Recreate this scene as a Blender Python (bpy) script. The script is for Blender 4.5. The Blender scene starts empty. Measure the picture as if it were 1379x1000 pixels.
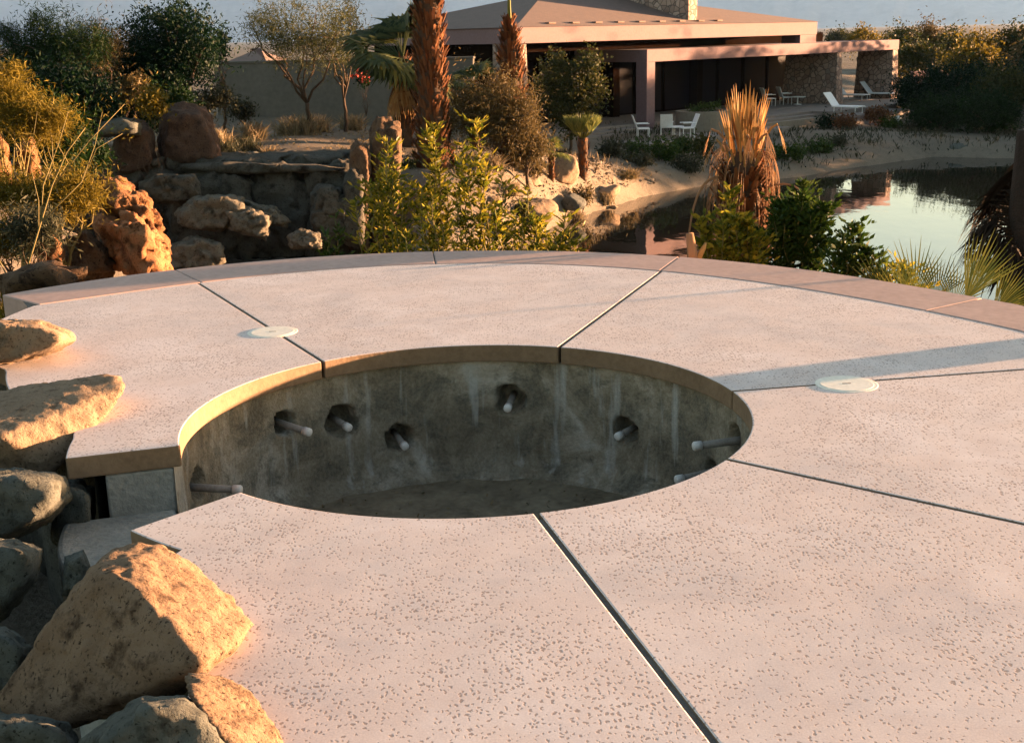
import bpy, bmesh, math, random
import numpy as np
from mathutils import Vector, noise, Matrix
R_ = math.radians
PI = math.pi
random.seed(7)
rng = np.random.default_rng(7)
scene = bpy.context.scene
COL = scene.collection

# ------------------------------------------------------------------ camera geometry
F, PITCH, ROLL, EYE = 1669.0, 0.26493, -0.023976, 1.625
W, H = 1379.0, 1000.0
SUN_AZ, SUN_EL = R_(18.0), R_(2.5)          # azimuth from +X towards +Y
CX, CY, RS = -0.2027, 5.304, 1.25           # spa centre and radius
ZW = -3.9                                   # pond level

def ray(px, py):
    x = (px - W / 2) / F; y = -(py - H / 2) / F
    c, s = math.cos(ROLL), math.sin(ROLL)
    x, y = c * x - s * y, s * x + c * y
    return Vector((x, math.cos(PITCH) + y * math.sin(PITCH), -math.sin(PITCH) + y * math.cos(PITCH)))
def at(px, py, D):
    d = ray(px, py)
    return Vector((0, 0, EYE)) + d * (D / d.y)
def onz(px, py, z=0.0):
    d = ray(px, py)
    return Vector((0, 0, EYE)) + d * ((z - EYE) / d.z)

# ------------------------------------------------------------------ helpers
def tag(o, label=None, cat=None, group=None, kind=None):
    if label: o['label'] = label
    if cat: o['category'] = cat
    if group: o['group'] = group
    if kind: o['kind'] = kind
    return o
def empty(name, loc, rz=0.0):
    o = bpy.data.objects.new(name, None); COL.objects.link(o)
    o.location = loc; o.rotation_euler = (0, 0, rz); o.empty_display_size = .2
    return o
def link_mesh(name, me, mat, parent=None, smooth=False):
    o = bpy.data.objects.new(name, me); COL.objects.link(o)
    if mat: me.materials.append(mat)
    if parent: o.parent = parent
    if smooth and len(me.polygons): me.polygons.foreach_set('use_smooth', [True] * len(me.polygons))
    return o
def copy_tree(o, parent=None):
    c = o.copy(); COL.objects.link(c); c.parent = parent
    for ch in [x for x in bpy.data.objects if x.parent == o]: copy_tree(ch, c)
    return c

class MB:
    def __init__(s): s.v = []; s.f = []
    def poly(s, pts):
        n = len(s.v); s.v += [tuple(p) for p in pts]; s.f.append(tuple(range(n, n + len(pts))))
    def box(s, x0, x1, y0, y1, z0, z1, batter=0.0):
        n = len(s.v); b = batter
        s.v += [(x0 - b, y0 - b, z0), (x1 + b, y0 - b, z0), (x1 + b, y1 + b, z0), (x0 - b, y1 + b, z0), (x0, y0, z1), (x1, y0, z1), (x1, y1, z1), (x0, y1, z1)]
        for q in ((3, 2, 1, 0), (4, 5, 6, 7), (0, 1, 5, 4), (1, 2, 6, 5), (2, 3, 7, 6), (3, 0, 4, 7)): s.f.append(tuple(n + i for i in q))
        return s
    def prism(s, pts, z0, z1):
        k = len(pts); n = len(s.v)
        s.v += [(p[0], p[1], z0) for p in pts] + [(p[0], p[1], z1) for p in pts]
        s.f.append(tuple(n + i for i in reversed(range(k)))); s.f.append(tuple(n + k + i for i in range(k)))
        for i in range(k):
            j = (i + 1) % k; s.f.append((n + i, n + j, n + k + j, n + k + i))
        return s
    def tube(s, pts, radii, seg=8, cap=True):
        pts = [Vector(p) for p in pts]; n0 = len(s.v); m = len(pts)
        for i, p in enumerate(pts):
            t = (pts[min(i + 1, m - 1)] - pts[max(i - 1, 0)])
            t = t.normalized() if t.length > 1e-9 else Vector((0, 0, 1))
            a = t.cross(Vector((0.13, 0.97, 0.2))).normalized(); b = t.cross(a)
            for k in range(seg):
                an = 2 * PI * k / seg
                q = p + (a * math.cos(an) + b * math.sin(an)) * radii[i]; s.v.append(tuple(q))
        for i in range(m - 1):
            for k in range(seg):
                k2 = (k + 1) % seg
                s.f.append((n0 + i * seg + k, n0 + i * seg + k2, n0 + (i + 1) * seg + k2, n0 + (i + 1) * seg + k))
        if cap:
            s.f.append(tuple(n0 + k for k in reversed(range(seg)))); s.f.append(tuple(n0 + (m - 1) * seg + k for k in range(seg)))
        return s
    def build(s, name, mat, parent=None, smooth=False, bevel=0.0):
        me = bpy.data.meshes.new(name); me.from_pydata(s.v, [], s.f); me.update()
        o = link_mesh(name, me, mat, parent, smooth)
        if bevel:
            md = o.modifiers.new('bevel', 'BEVEL'); md.width = bevel; md.segments = 2; md.limit_method = 'ANGLE'
        return o

def quads(name, V, mat, parent=None):
    """V: (n,4,3) array, one loose quad each"""
    V = np.asarray(V, dtype=np.float32); n = len(V)
    me = bpy.data.meshes.new(name)
    me.vertices.add(n * 4); me.vertices.foreach_set('co', V.reshape(-1))
    me.loops.add(n * 4); me.loops.foreach_set('vertex_index', np.arange(n * 4, dtype=np.int32))
    me.polygons.add(n); me.polygons.foreach_set('loop_start', np.arange(0, n * 4, 4, dtype=np.int32))
    me.polygons.foreach_set('loop_total', np.full(n, 4, dtype=np.int32)); me.update(calc_edges=True)
    return link_mesh(name, me, mat, parent)
def unit(a): return a / np.maximum(np.linalg.norm(a, axis=-1, keepdims=True), 1e-9)
def leafquads(P, Dr, L, Wd):
    """rhombic leaves from point P along Dr"""
    P = np.asarray(P, float); Dr = unit(np.asarray(Dr, float)); n = len(P)
    s = unit(np.cross(Dr, rng.normal(size=(n, 3))))
    L = np.broadcast_to(np.asarray(L, float), (n,))[:, None]; Wd = np.broadcast_to(np.asarray(Wd, float), (n,))[:, None]
    m = P + Dr * L * .45
    nn = np.cross(Dr, s)
    return np.stack([P, m + s * Wd * .5, P + Dr * L + nn * L * .08, m - s * Wd * .5], 1)

# ------------------------------------------------------------------ materials
def newmat(name):
    m = bpy.data.materials.new(name); m.use_nodes = True
    nt = m.node_tree; b = nt.nodes['Principled BSDF']
    return m, nt, b
def nd(nt, typ, **kw):
    n = nt.nodes.new(typ)
    for k, v in kw.items(): setattr(n, k, v)
    return n
def noise_node(nt, scale, detail=4, rough=.55, vec=None, dist=0.0):
    n = nd(nt, 'ShaderNodeTexNoise'); n.inputs['Scale'].default_value = scale; n.inputs['Detail'].default_value = detail
    n.inputs['Roughness'].default_value = rough; n.inputs['Distortion'].default_value = dist
    if vec is not None: nt.links.new(vec, n.inputs['Vector'])
    return n
def ramp(nt, fac, stops):
    r = nd(nt, 'ShaderNodeValToRGB'); e = r.color_ramp.elements
    while len(e) < len(stops): e.new(.5)
    for i, (p, c) in enumerate(stops):
        e[i].position = p; e[i].color = (c[0], c[1], c[2], 1) if hasattr(c, '__len__') else (c, c, c, 1)
    nt.links.new(fac, r.inputs[0]); return r
def mix(nt, fac, a, b, mode='MIX'):
    m = nd(nt, 'ShaderNodeMix', data_type='RGBA', blend_type=mode)
    for sock, v in ((m.inputs[0], fac), (m.inputs[6], a), (m.inputs[7], b)):
        if hasattr(v, 'is_output') or isinstance(v, bpy.types.NodeSocket): nt.links.new(v, sock)
        elif hasattr(v, '__len__'): sock.default_value = (v[0], v[1], v[2], 1)
        else: sock.default_value = v
    return m.outputs[2]
def bump(nt, b, h, strength, dist):
    n = nd(nt, 'ShaderNodeBump'); n.inputs['Strength'].default_value = strength; n.inputs['Distance'].default_value = dist
    nt.links.new(h, n.inputs['Height'])
    nt.links.new(n.outputs[0], b.inputs['Normal']); return n
def coords(nt, kind='Object'):
    return nd(nt, 'ShaderNodeTexCoord').outputs[kind]

def mat_simple(name, c1, c2, scale=3., rough=.85, bs=.3, bd=.02, detail=6, spec=.3):
    m, nt, b = newmat(name); co = coords(nt)
    n = noise_node(nt, scale, detail, .6, co); n2 = noise_node(nt, scale * 7, 4, .6, co)
    r = ramp(nt, n.outputs[0], [(.32, c1), (.68, c2)])
    c = mix(nt, .25, r.outputs[0], ramp(nt, n2.outputs[0], [(.3, [x * .55 for x in c1]), (.7, [min(1, x * 1.3) for x in c2])]).outputs[0])
    nt.links.new(c, b.inputs['Base Color']); b.inputs['Roughness'].default_value = rough
    b.inputs['Specular IOR Level'].default_value = spec
    if bs: bump(nt, b, n2.outputs[0], bs, bd)
    return m
def mat_rock(name, c1, c2, dark, scale=3., bd=.03, strata=0.0):
    m, nt, b = newmat(name); co = coords(nt)
    n1 = noise_node(nt, scale, 8, .62, co, .4); n2 = noise_node(nt, scale * 2.3, 6, .65, co); n3 = noise_node(nt, scale * 14, 5, .7, co)
    base = ramp(nt, n1.outputs[0], [(.3, c1), (.55, c2), (.75, [x * 1.15 for x in c2])]).outputs[0]
    st = ramp(nt, n2.outputs[0], [(.53, 0.), (.66, .9)]).outputs[0]
    c = mix(nt, st, base, dark)
    sp = ramp(nt, n3.outputs[0], [(.36, 0.), (.44, 1.)]).outputs[0]
    c = mix(nt, sp, [x * .6 for x in dark], c)
    nt.links.new(c, b.inputs['Base Color']); b.inputs['Roughness'].default_value = .92; b.inputs['Specular IOR Level'].default_value = .2
    n4 = noise_node(nt, scale * 45, 3, .7, co)
    add = nd(nt, 'ShaderNodeMath', operation='ADD'); mu = nd(nt, 'ShaderNodeMath', operation='MULTIPLY'); mu.inputs[1].default_value = .35
    nt.links.new(n3.outputs[0], mu.inputs[0]); nt.links.new(n2.outputs[0], add.inputs[0]); nt.links.new(mu.outputs[0], add.inputs[1])
    ma = nd(nt, 'ShaderNodeMath', operation='MULTIPLY_ADD'); ma.inputs[1].default_value = .12; nt.links.new(n4.outputs[0], ma.inputs[0]); nt.links.new(add.outputs[0], ma.inputs[2])
    bump(nt, b, ma.outputs[0], 1.0, bd)
    return m
def mat_leaf(name, cols, trans=.25, rough=.6):
    m, nt, b = newmat(name)
    g = nd(nt, 'ShaderNodeNewGeometry')
    k = len(cols)
    r = ramp(nt, g.outputs['Random Per Island'], [(i / max(1, k - 1), c) for i, c in enumerate(cols)])
    nt.links.new(r.outputs[0], b.inputs['Base Color']); b.inputs['Roughness'].default_value = rough; b.inputs['Specular IOR Level'].default_value = .1
    t = nd(nt, 'ShaderNodeBsdfTranslucent'); nt.links.new(r.outputs[0], t.inputs['Color'])
    mx = nd(nt, 'ShaderNodeMixShader'); mx.inputs[0].default_value = trans
    nt.links.new(b.outputs[0], mx.inputs[1]); nt.links.new(t.outputs[0], mx.inputs[2])
    nt.links.new(mx.outputs[0], nt.nodes['Material Output'].inputs['Surface'])
    return m
def mat_plain(name, c, rough=.6, spec=.4):
    return mat_simple(name, [x * .93 for x in c], c, 4., rough, .05, .005, 3, spec)

def mat_deck():
    m, nt, b = newmat('rock salt concrete'); co = coords(nt)
    big = noise_node(nt, .8, 7, .66, co, .8); mid = noise_node(nt, 5., 6, .65, co); fine = noise_node(nt, 160., 2, .6, co)
    base = ramp(nt, big.outputs[0], [(.37, (.41, .355, .36)), (.49, (.575, .48, .455)), (.60, (.69, .60, .585))]).outputs[0]
    rose = noise_node(nt, 2.1, 6, .65, co, .8)
    base = mix(nt, ramp(nt, rose.outputs[0], [(.44, 0.), (.58, .7)]).outputs[0], base, (.58, .44, .385))
    base = mix(nt, .45, base, ramp(nt, mid.outputs[0], [(.3, (.45, .40, .38)), (.7, (.70, .63, .58))]).outputs[0])
    base = mix(nt, .22, base, ramp(nt, fine.outputs[0], [(.3, (.36, .32, .30)), (.7, (.8, .73, .68))]).outputs[0])
    wob = noise_node(nt, 55., 2, .5, co); var = noise_node(nt, 1.7, 4, .6, co)
    wv = nd(nt, 'ShaderNodeVectorMath', operation='MULTIPLY_ADD'); wv.inputs[1].default_value = (.024, .024, .0); nt.links.new(wob.outputs['Color'], wv.inputs[0]); nt.links.new(co, wv.inputs[2])
    def dots(sc, keep, r0, r1):
        mp = nd(nt, 'ShaderNodeMapping'); mp.inputs['Scale'].default_value = (1.1, .75, 0); mp.inputs['Location'].default_value = (sc * .01, 0, 0); nt.links.new(wv.outputs[0], mp.inputs[0])
        v = nd(nt, 'ShaderNodeTexVoronoi', voronoi_dimensions='2D'); v.inputs['Scale'].default_value = sc; nt.links.new(mp.outputs[0], v.inputs['Vector'])
        sx = nd(nt, 'ShaderNodeSeparateColor'); nt.links.new(v.outputs['Color'], sx.inputs[0])
        # cell radius grows with the cell's random value above a threshold that drifts over the slab
        th = nd(nt, 'ShaderNodeMath', operation='MULTIPLY_ADD'); th.inputs[1].default_value = 1.5; th.inputs[2].default_value = -keep - .75; nt.links.new(var.outputs[0], th.inputs[0])
        ad = nd(nt, 'ShaderNodeMath', operation='ADD'); nt.links.new(sx.outputs[0], ad.inputs[0]); nt.links.new(th.outputs[0], ad.inputs[1])
        rr = nd(nt, 'ShaderNodeMapRange'); rr.inputs[1].default_value = 0.; rr.inputs[2].default_value = .6; rr.inputs[3].default_value = r0; rr.inputs[4].default_value = r1; nt.links.new(ad.outputs[0], rr.inputs[0])
        gt = nd(nt, 'ShaderNodeMath', operation='GREATER_THAN'); gt.inputs[1].default_value = 0.; nt.links.new(ad.outputs[0], gt.inputs[0])
        df = nd(nt, 'ShaderNodeMath', operation='SUBTRACT'); nt.links.new(rr.outputs[0], df.inputs[0]); nt.links.new(v.outputs['Distance'], df.inputs[1])
        sm = nd(nt, 'ShaderNodeMapRange'); sm.inputs[1].default_value = -.04; sm.inputs[2].default_value = .07; nt.links.new(df.outputs[0], sm.inputs[0])
        mu = nd(nt, 'ShaderNodeMath', operation='MULTIPLY'); nt.links.new(sm.outputs[0], mu.inputs[0]); nt.links.new(gt.outputs[0], mu.inputs[1]); return mu.outputs[0]
    mxx = nd(nt, 'ShaderNodeMath', operation='MAXIMUM'); nt.links.new(dots(62., .42, .12, .33), mxx.inputs[0]); nt.links.new(dots(34., .74, .10, .26), mxx.inputs[1]); pm = mxx.outputs[0]
    pf = nd(nt, 'ShaderNodeMath', operation='MULTIPLY'); pf.inputs[1].default_value = .85; nt.links.new(pm, pf.inputs[0])
    c = mix(nt, pf.outputs[0], base, (.25, .195, .17))
    nt.links.new(c, b.inputs['Base Color']); b.inputs['Roughness'].default_value = .8; b.inputs['Specular IOR Level'].default_value = .25
    inv = nd(nt, 'ShaderNodeMath', operation='SUBTRACT'); inv.inputs[0].default_value = 1.0; nt.links.new(pm, inv.inputs[1])
    h = nd(nt, 'ShaderNodeMath', operation='MULTIPLY_ADD'); h.inputs[1].default_value = .25; nt.links.new(fine.outputs[0], h.inputs[0]); nt.links.new(inv.outputs[0], h.inputs[2])
    bump(nt, b, h.outputs[0], .14, .002)
    return m
def mat_spa():
    m, nt, b = newmat('stained gunite'); co = coords(nt)
    n1 = noise_node(nt, 2.4, 8, .72, co, .6); n2 = noise_node(nt, 6., 7, .72, co, .4); n3 = noise_node(nt, 60., 4, .7, co)
    mp = nd(nt, 'ShaderNodeMapping'); mp.inputs['Scale'].default_value = (9., 9., 1.1); nt.links.new(co, mp.inputs[0])
    st = noise_node(nt, 1., 4, .6, mp.outputs[0])
    c = ramp(nt, n1.outputs[0], [(.34, (.05, .036, .02)), (.45, (.15, .115, .072)), (.54, (.255, .21, .15)), (.66, (.43, .39, .33))]).outputs[0]
    c = mix(nt, ramp(nt, n2.outputs[0], [(.5, 0.), (.62, .85)]).outputs[0], c, (.06, .052, .036))
    c = mix(nt, ramp(nt, st.outputs[0], [(.58, 0.), (.70, .75)]).outputs[0], c, (.42, .42, .40))
    c = mix(nt, .3, c, ramp(nt, n3.outputs[0], [(.3, (.03, .03, .02)), (.7, (.32, .29, .23))]).outputs[0])
    nt.links.new(c, b.inputs['Base Color']); b.inputs['Roughness'].default_value = .88
    ad = nd(nt, 'ShaderNodeMath', operation='ADD'); nt.links.new(n2.outputs[0], ad.inputs[0]); nt.links.new(n3.outputs[0], ad.inputs[1])
    bump(nt, b, ad.outputs[0], .7, .012)
    return m
def mat_ground():
    m, nt, b = newmat('desert soil'); co = coords(nt)
    n1 = noise_node(nt, .25, 6, .6, co); n2 = noise_node(nt, 2.2, 8, .7, co); n3 = noise_node(nt, 25., 4, .7, co)
    c = ramp(nt, n1.outputs[0], [(.3, (.09, .072, .052)), (.5, (.145, .12, .09)), (.7, (.20, .17, .13))]).outputs[0]
    c = mix(nt, ramp(nt, n2.outputs[0], [(.52, 0.), (.68, .7)]).outputs[0], c, (.06, .05, .036))
    c = mix(nt, .3, c, ramp(nt, n3.outputs[0], [(.3, (.05, .042, .033)), (.7, (.27, .235, .19))]).outputs[0])
    nt.links.new(c, b.inputs['Base Color']); b.inputs['Roughness'].default_value = .95; b.inputs['Specular IOR Level'].default_value = .1
    ad = nd(nt, 'ShaderNodeMath', operation='ADD'); nt.links.new(n2.outputs[0], ad.inputs[0]); nt.links.new(n3.outputs[0], ad.inputs[1])
    bump(nt, b, ad.outputs[0], .8, .06)
    return m
def mat_water():
    m, nt, b = newmat('pond water'); co = coords(nt)
    b.inputs['Base Color'].default_value = (.012, .012, .009, 1); b.inputs['Roughness'].default_value = .03
    b.inputs['IOR'].default_value = 1.5; b.inputs['Specular IOR Level'].default_value = .6
    mp = nd(nt, 'ShaderNodeMapping'); mp.inputs['Scale'].default_value = (1., .45, 1); nt.links.new(co, mp.inputs[0])
    n = noise_node(nt, 1.3, 3, .5, mp.outputs[0]); bump(nt, b, n.outputs[0], .12, .05)
    return m
def mat_stone():
    m, nt, b = newmat('fieldstone masonry'); co = coords(nt)
    v = nd(nt, 'ShaderNodeTexVoronoi'); v.inputs['Scale'].default_value = 3.6; nt.links.new(co, v.inputs['Vector'])
    e = nd(nt, 'ShaderNodeTexVoronoi', feature='DISTANCE_TO_EDGE'); e.inputs['Scale'].default_value = 3.6; nt.links.new(co, e.inputs['Vector'])
    sx = nd(nt, 'ShaderNodeSeparateColor'); nt.links.new(v.outputs['Color'], sx.inputs[0])
    c = ramp(nt, sx.outputs[0], [(0., (.17, .11, .085)), (.4, (.27, .19, .15)), (.75, (.34, .25, .205)), (1., (.15, .125, .11))]).outputs[0]
    c = mix(nt, ramp(nt, e.outputs['Distance'], [(.02, 1.), (.09, 0.)]).outputs[0], c, (.07, .052, .042))
    nt.links.new(c, b.inputs['Base Color']); b.inputs['Roughness'].default_value = .9
    bump(nt, b, e.outputs['Distance'], .8, .08)
    return m
def mat_roof():
    m, nt, b = newmat('roof shingle'); co = coords(nt)
    br = nd(nt, 'ShaderNodeTexBrick'); br.inputs['Scale'].default_value = 3.; br.inputs['Color1'].default_value = (.15, .088, .07, 1); br.inputs['Color2'].default_value = (.105, .062, .051, 1)
    br.inputs['Mortar'].default_value = (.07, .05, .042, 1); br.inputs['Mortar Size'].default_value = .02; nt.links.new(co, br.inputs['Vector'])
    n = noise_node(nt, 2., 5, .6, co)
    c = mix(nt, .4, br.outputs[0], ramp(nt, n.outputs[0], [(.3, (.075, .058, .048)), (.7, (.13, .088, .072))]).outputs[0])
    nt.links.new(c, b.inputs['Base Color']); b.inputs['Roughness'].default_value = .9
    return m
M = {}
M['deck'] = mat_deck()
M['coping'] = mat_simple('smooth pink coping', (0.347, 0.2401, 0.2061), (0.418, 0.2903, 0.2478), 2.5, .75, .15, .004)
M['edge'] = mat_simple('slab edge concrete', (0.1312, 0.0861, 0.05084), (0.1927, 0.1312, 0.082), 5., .9, .5, .006)
M['joint'] = mat_simple('joint filler', (.06, .05, .042), (.12, .10, .085), 14., .9, .4, .006)
M['spa'] = mat_spa()
M['spa_floor'] = mat_simple('dirty spa floor', (0.0874, 0.06703, 0.04332), (0.2272, 0.1835, 0.1227), 4., .95, .6, .01)
M['spill'] = mat_simple('grey weathered mortar', (0.171, 0.171, 0.1539), (0.2736, 0.2667, 0.2394), 5., .9, .6, .02)
M['pipe'] = mat_simple('grey plastic pipe', (0.1254, 0.1083, 0.0912), (0.2394, 0.2166, 0.1938), 14., .6, .2, .004)
M['pipe_end'] = mat_simple('pale pipe end', (0.468, 0.441, 0.414), (0.594, 0.567, 0.54), 20., .6, .2, .003)
M['lid'] = mat_simple('cream plastic', (0.666, 0.621, 0.522), (0.738, 0.693, 0.594), 6., .5, .1, .002)
M['ground'] = mat_ground(); M['water'] = mat_water(); M['stone'] = mat_stone(); M['roof'] = mat_roof()
M['rock_tan'] = mat_rock('tan boulder', (0.1301, 0.08167, 0.04799), (0.1807, 0.121, 0.07622), (0.04481, 0.02567, 0.0133), 5., .02)
M['rock_pale'] = mat_rock('pale boulder', (0.16, 0.112, 0.07287), (0.2037, 0.1463, 0.09627), (0.09094, 0.05913, 0.03644), 5., .02)
M['rock_grey'] = mat_rock('grey boulder', (0.0547, 0.05826, 0.05089), (0.08452, 0.09013, 0.07915), (0.02735, 0.02914, 0.02403), 5., .025)
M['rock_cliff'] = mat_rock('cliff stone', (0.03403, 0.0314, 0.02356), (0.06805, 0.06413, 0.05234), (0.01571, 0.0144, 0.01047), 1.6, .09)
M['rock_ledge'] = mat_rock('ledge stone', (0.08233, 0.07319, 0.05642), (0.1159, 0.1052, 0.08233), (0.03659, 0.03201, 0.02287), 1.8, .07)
M['rock_red'] = mat_rock('red desert rock', (0.1402, 0.05758, 0.0243), (0.2057, 0.1028, 0.04487), (0.05609, 0.02057, 0.009348), 3.2, .07)
M['rock_brown'] = mat_rock('brown rock', (0.0617, 0.03506, 0.02103), (0.1009, 0.06313, 0.03646), (0.02244, 0.01262, 0.008413), 2., .07)
M['rock_shaded'] = mat_rock('dark brown rock', (.04, .024, .017), (.075, .045, .03), (.02, .013, .01), 2., .07)  # darker copy of the brown rock, shade on two boulders put into the colour
M['rock_orange'] = mat_rock('orange sandstone', (0.216, 0.0928, 0.0385), (0.304, 0.144, 0.066), (0.096, 0.0352, 0.0165), 3., .05)
M['stucco'] = mat_simple('pinkish stucco', (0.1493, 0.09775, 0.1035), (0.1672, 0.1115, 0.1196), 1.5, .9, .1, .01)
M['stucco_grey'] = mat_simple('grey garden wall', (0.08913, 0.08058, 0.06855), (0.1131, 0.1028, 0.08741), .8, .95, .2, .02)
M['planter'] = mat_simple('planter stucco', (0.1546, 0.1333, 0.1043), (0.1855, 0.1623, 0.1275), 1.2, .9, .2, .02)
M['terrace'] = mat_simple('terrace paving', (0.1496, 0.129, 0.1122), (0.187, 0.1645, 0.1458), 2., .85, .2, .01)
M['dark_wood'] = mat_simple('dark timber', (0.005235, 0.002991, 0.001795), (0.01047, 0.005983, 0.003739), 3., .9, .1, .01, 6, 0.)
M['glass'] = mat_plain('dark glass', (.006, .005, .009), .5, .04)
M['white'] = mat_plain('white plastic', (0.702, 0.702, 0.693), .5)
M['white_sling'] = mat_simple('white sling fabric', (0.666, 0.657, 0.648), (0.738, 0.729, 0.72), 5., .8, .1, .004)
M['bark'] = mat_simple('brown bark', (0.04113, 0.02617, 0.01683), (0.08225, 0.05609, 0.03552), 5., .95, .8, .03)
M['bark_green'] = mat_simple('yellow green bark', (0.1047, 0.0829, 0.02617), (0.1658, 0.1309, 0.04362), 6., .8, .3, .01)
M['palm_bark'] = mat_simple('palm trunk fibre', (0.0359, 0.01944, 0.01047), (0.0778, 0.04487, 0.02393), 8., .95, .8, .03)
M['boot'] = mat_leaf('palm boots', [(0.06632, 0.02199, 0.007943), (0.1194, 0.04642, 0.01687), (0.1492, 0.06595, 0.02779), (0.08616, 0.03176, 0.01191)], .05, .85)
M['palm_green'] = mat_leaf('fan palm green', [(0.01309, 0.02399, 0.008725), (0.03054, 0.04362, 0.01309), (0.06107, 0.06544, 0.01745)], .25)
M['palm_yellow'] = mat_leaf('fan palm yellow green', [(0.04362, 0.06581, 0.01496), (0.1047, 0.1206, 0.02493), (0.1571, 0.1646, 0.03989), (0.04362, 0.0713, 0.01994)], .25)
M['frond_dead'] = mat_leaf('dead palm frond', [(0.1796, 0.07857, 0.02537), (0.2875, 0.144, 0.04509), (0.3353, 0.2094, 0.07894), (0.2395, 0.1113, 0.03382)], .2, .7)
M['frond_pale'] = mat_leaf('pale dead fibre', [(0.2002, 0.108, 0.05267), (0.2893, 0.1709, 0.0941), (0.2448, 0.1168, 0.04891)], .2, .8)
M['frond_dark'] = mat_leaf('dark dead frond', [(0.005609, 0.004362, 0.003116), (0.01558, 0.01059, 0.006855), (0.02649, 0.01714, 0.01091)], .05, .8)
M['oleander'] = mat_leaf('oleander leaf', [(0.02938, 0.04723, 0.005116), (0.09405, 0.1071, 0.009379), (0.1998, 0.1763, 0.01492), (0.2938, 0.2331, 0.02557)], .42, .45)
M['deep_green'] = mat_leaf('deep green leaf', [(0.01249, 0.03214, 0.005048), (0.02811, 0.05464, 0.008413), (0.05308, 0.07712, 0.01262)], .3, .5)
M['mid_green'] = mat_leaf('mid green leaf', [(0.01496, 0.0243, 0.005983), (0.03365, 0.03926, 0.009725), (0.05983, 0.05609, 0.01496)], .3)
M['mesquite'] = mat_leaf('mesquite leaf', [(0.003411, 0.01277, 0.002291), (0.006979, 0.02065, 0.003274), (0.01319, 0.03194, 0.004909)], .3)
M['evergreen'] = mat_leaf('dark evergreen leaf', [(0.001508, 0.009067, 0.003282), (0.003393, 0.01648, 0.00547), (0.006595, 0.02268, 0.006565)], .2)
M['olive_dry'] = mat_leaf('olive dry foliage', [(0.04362, 0.03272, 0.01309), (0.0829, 0.06325, 0.02399), (0.1178, 0.08725, 0.03708), (0.06107, 0.05017, 0.01745)], .3)
M['airy'] = mat_leaf('grey green airy foliage', [(0.02952, 0.03875, 0.01402), (0.06273, 0.07319, 0.02726), (0.1033, 0.09902, 0.03895)], .3)
M['gravel'] = mat_leaf('gravel chips', [(.06, .05, .04), (.16, .13, .10), (.24, .2, .16)], .0, .95)
M['paloverde'] = mat_leaf('palo verde foliage', [(0.06059, 0.04957, 0.005297), (0.1125, 0.08673, 0.009273), (0.1558, 0.1158, 0.01589)], .35)
M['rust_bush'] = mat_leaf('rust coloured bush', [(0.03988, 0.02493, 0.01246), (0.1296, 0.05484, 0.02493), (0.1795, 0.08479, 0.03988)], .25)
M['dry_grass'] = mat_leaf('dry tuft grass', [(0.1296, 0.09971, 0.05484), (0.1994, 0.1546, 0.08479), (0.2393, 0.1795, 0.1097), (0.09971, 0.08479, 0.04487)], .3)
M['sage'] = mat_leaf('sage green foliage', [(0.02244, 0.02617, 0.01496), (0.04113, 0.04487, 0.02617), (0.06357, 0.06357, 0.03739)], .3)
M['red_flower'] = mat_leaf('red blossom', [(0.3116, 0.03739, 0.02493), (0.3739, 0.07478, 0.04986)], .3)
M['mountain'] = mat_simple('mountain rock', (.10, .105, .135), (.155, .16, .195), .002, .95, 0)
M['trunk_dark'] = mat_simple('dark trunk', (0.009348, 0.006855, 0.004986), (0.02337, 0.01558, 0.01091), 6., .95, .7, .03)

# ------------------------------------------------------------------ terrain
CTRL = [(-11, 36, -1.45), (-8, 36, -1.45), (-5, 36, -1.5), (-11, 42, -1.45), (-7, 42, -1.45), (-3.5, 44, -1.5), (-10, 50, -1.46), (-5, 50, -1.46), (-12, 60, -1.5),
        (-16, 40, -1.3), (-20, 30, -1.1), (-14, 25, -1.2), (-11, 29, -1.1), (-9, 19, -1.1), (-6, 14, -1.0), (-5, 11, -.9), (-10, 12, -.6), (-7.5, 35.5, -1.45), (-4.5, 35.5, -1.5),
        (0, 36, -2.85), (-2.2, 36, -2.3), (-2.5, 33.5, -2.2), (2, 40, -3.05), (-1, 42, -2.3), (3, 46, -2.9), (0, 50, -2.4),
        (6, 56, -2.95), (12, 60, -3.1), (20, 66, -3.0), (9, 50, -3.45), (15, 55, -3.55), (20, 58, -3.5), (30, 70, -2.8), (10, 70, -2.6), (25, 58, -3.3), (0, 60, -2.4), (40, 80, -2.6),
        (0, 11, -1.1), (0, 14, -2.0), (0, 18, -3.2), (4, 11, -1.2), (5, 15, -2.6), (8, 12, -1.9), (3, 9, -.95), (7, 7, -.9), (12, 14, -3), (-4, 16, -1.7), (-4, 20, -3),
        (-3.2, 8, -.9), (-3.4, 5.5, -.9), (-2.4, 3.6, -1.5), (-2.2, 1.5, -1.2), (-1, -1, -.6), (4.5, 4, -.6), (0, 0, -.6), (3, -2, -.6), (-6, 5, -.6), (-6, 0, -.4), (60, 50, -3.2), (60, 30, -3.2)]
CT = np.array(CTRL, float)
SHORE = [(690, 331), (740, 306), (800, 285), (868, 264), (930, 253), (967, 247), (1040, 242), (1085, 237), (1135, 228), (1200, 219), (1257, 211), (1333, 213)]
POND = [tuple(onz(x, y, ZW)[:2]) for x, y in SHORE] + [(27, 50), (34, 46), (46, 45), (46, 30), (20, 20), (8, 19.5), (3, 20), (-3, 21.5), (-9.5, 25.5), (-11, 29.5), (-11.5, 33.2), (-9, 34.2), (-5, 34.2), (-3.4, 33.2), (-2.4, 31.4), (-1.2, 32.2)]
PO = np.array(POND, float)
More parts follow.
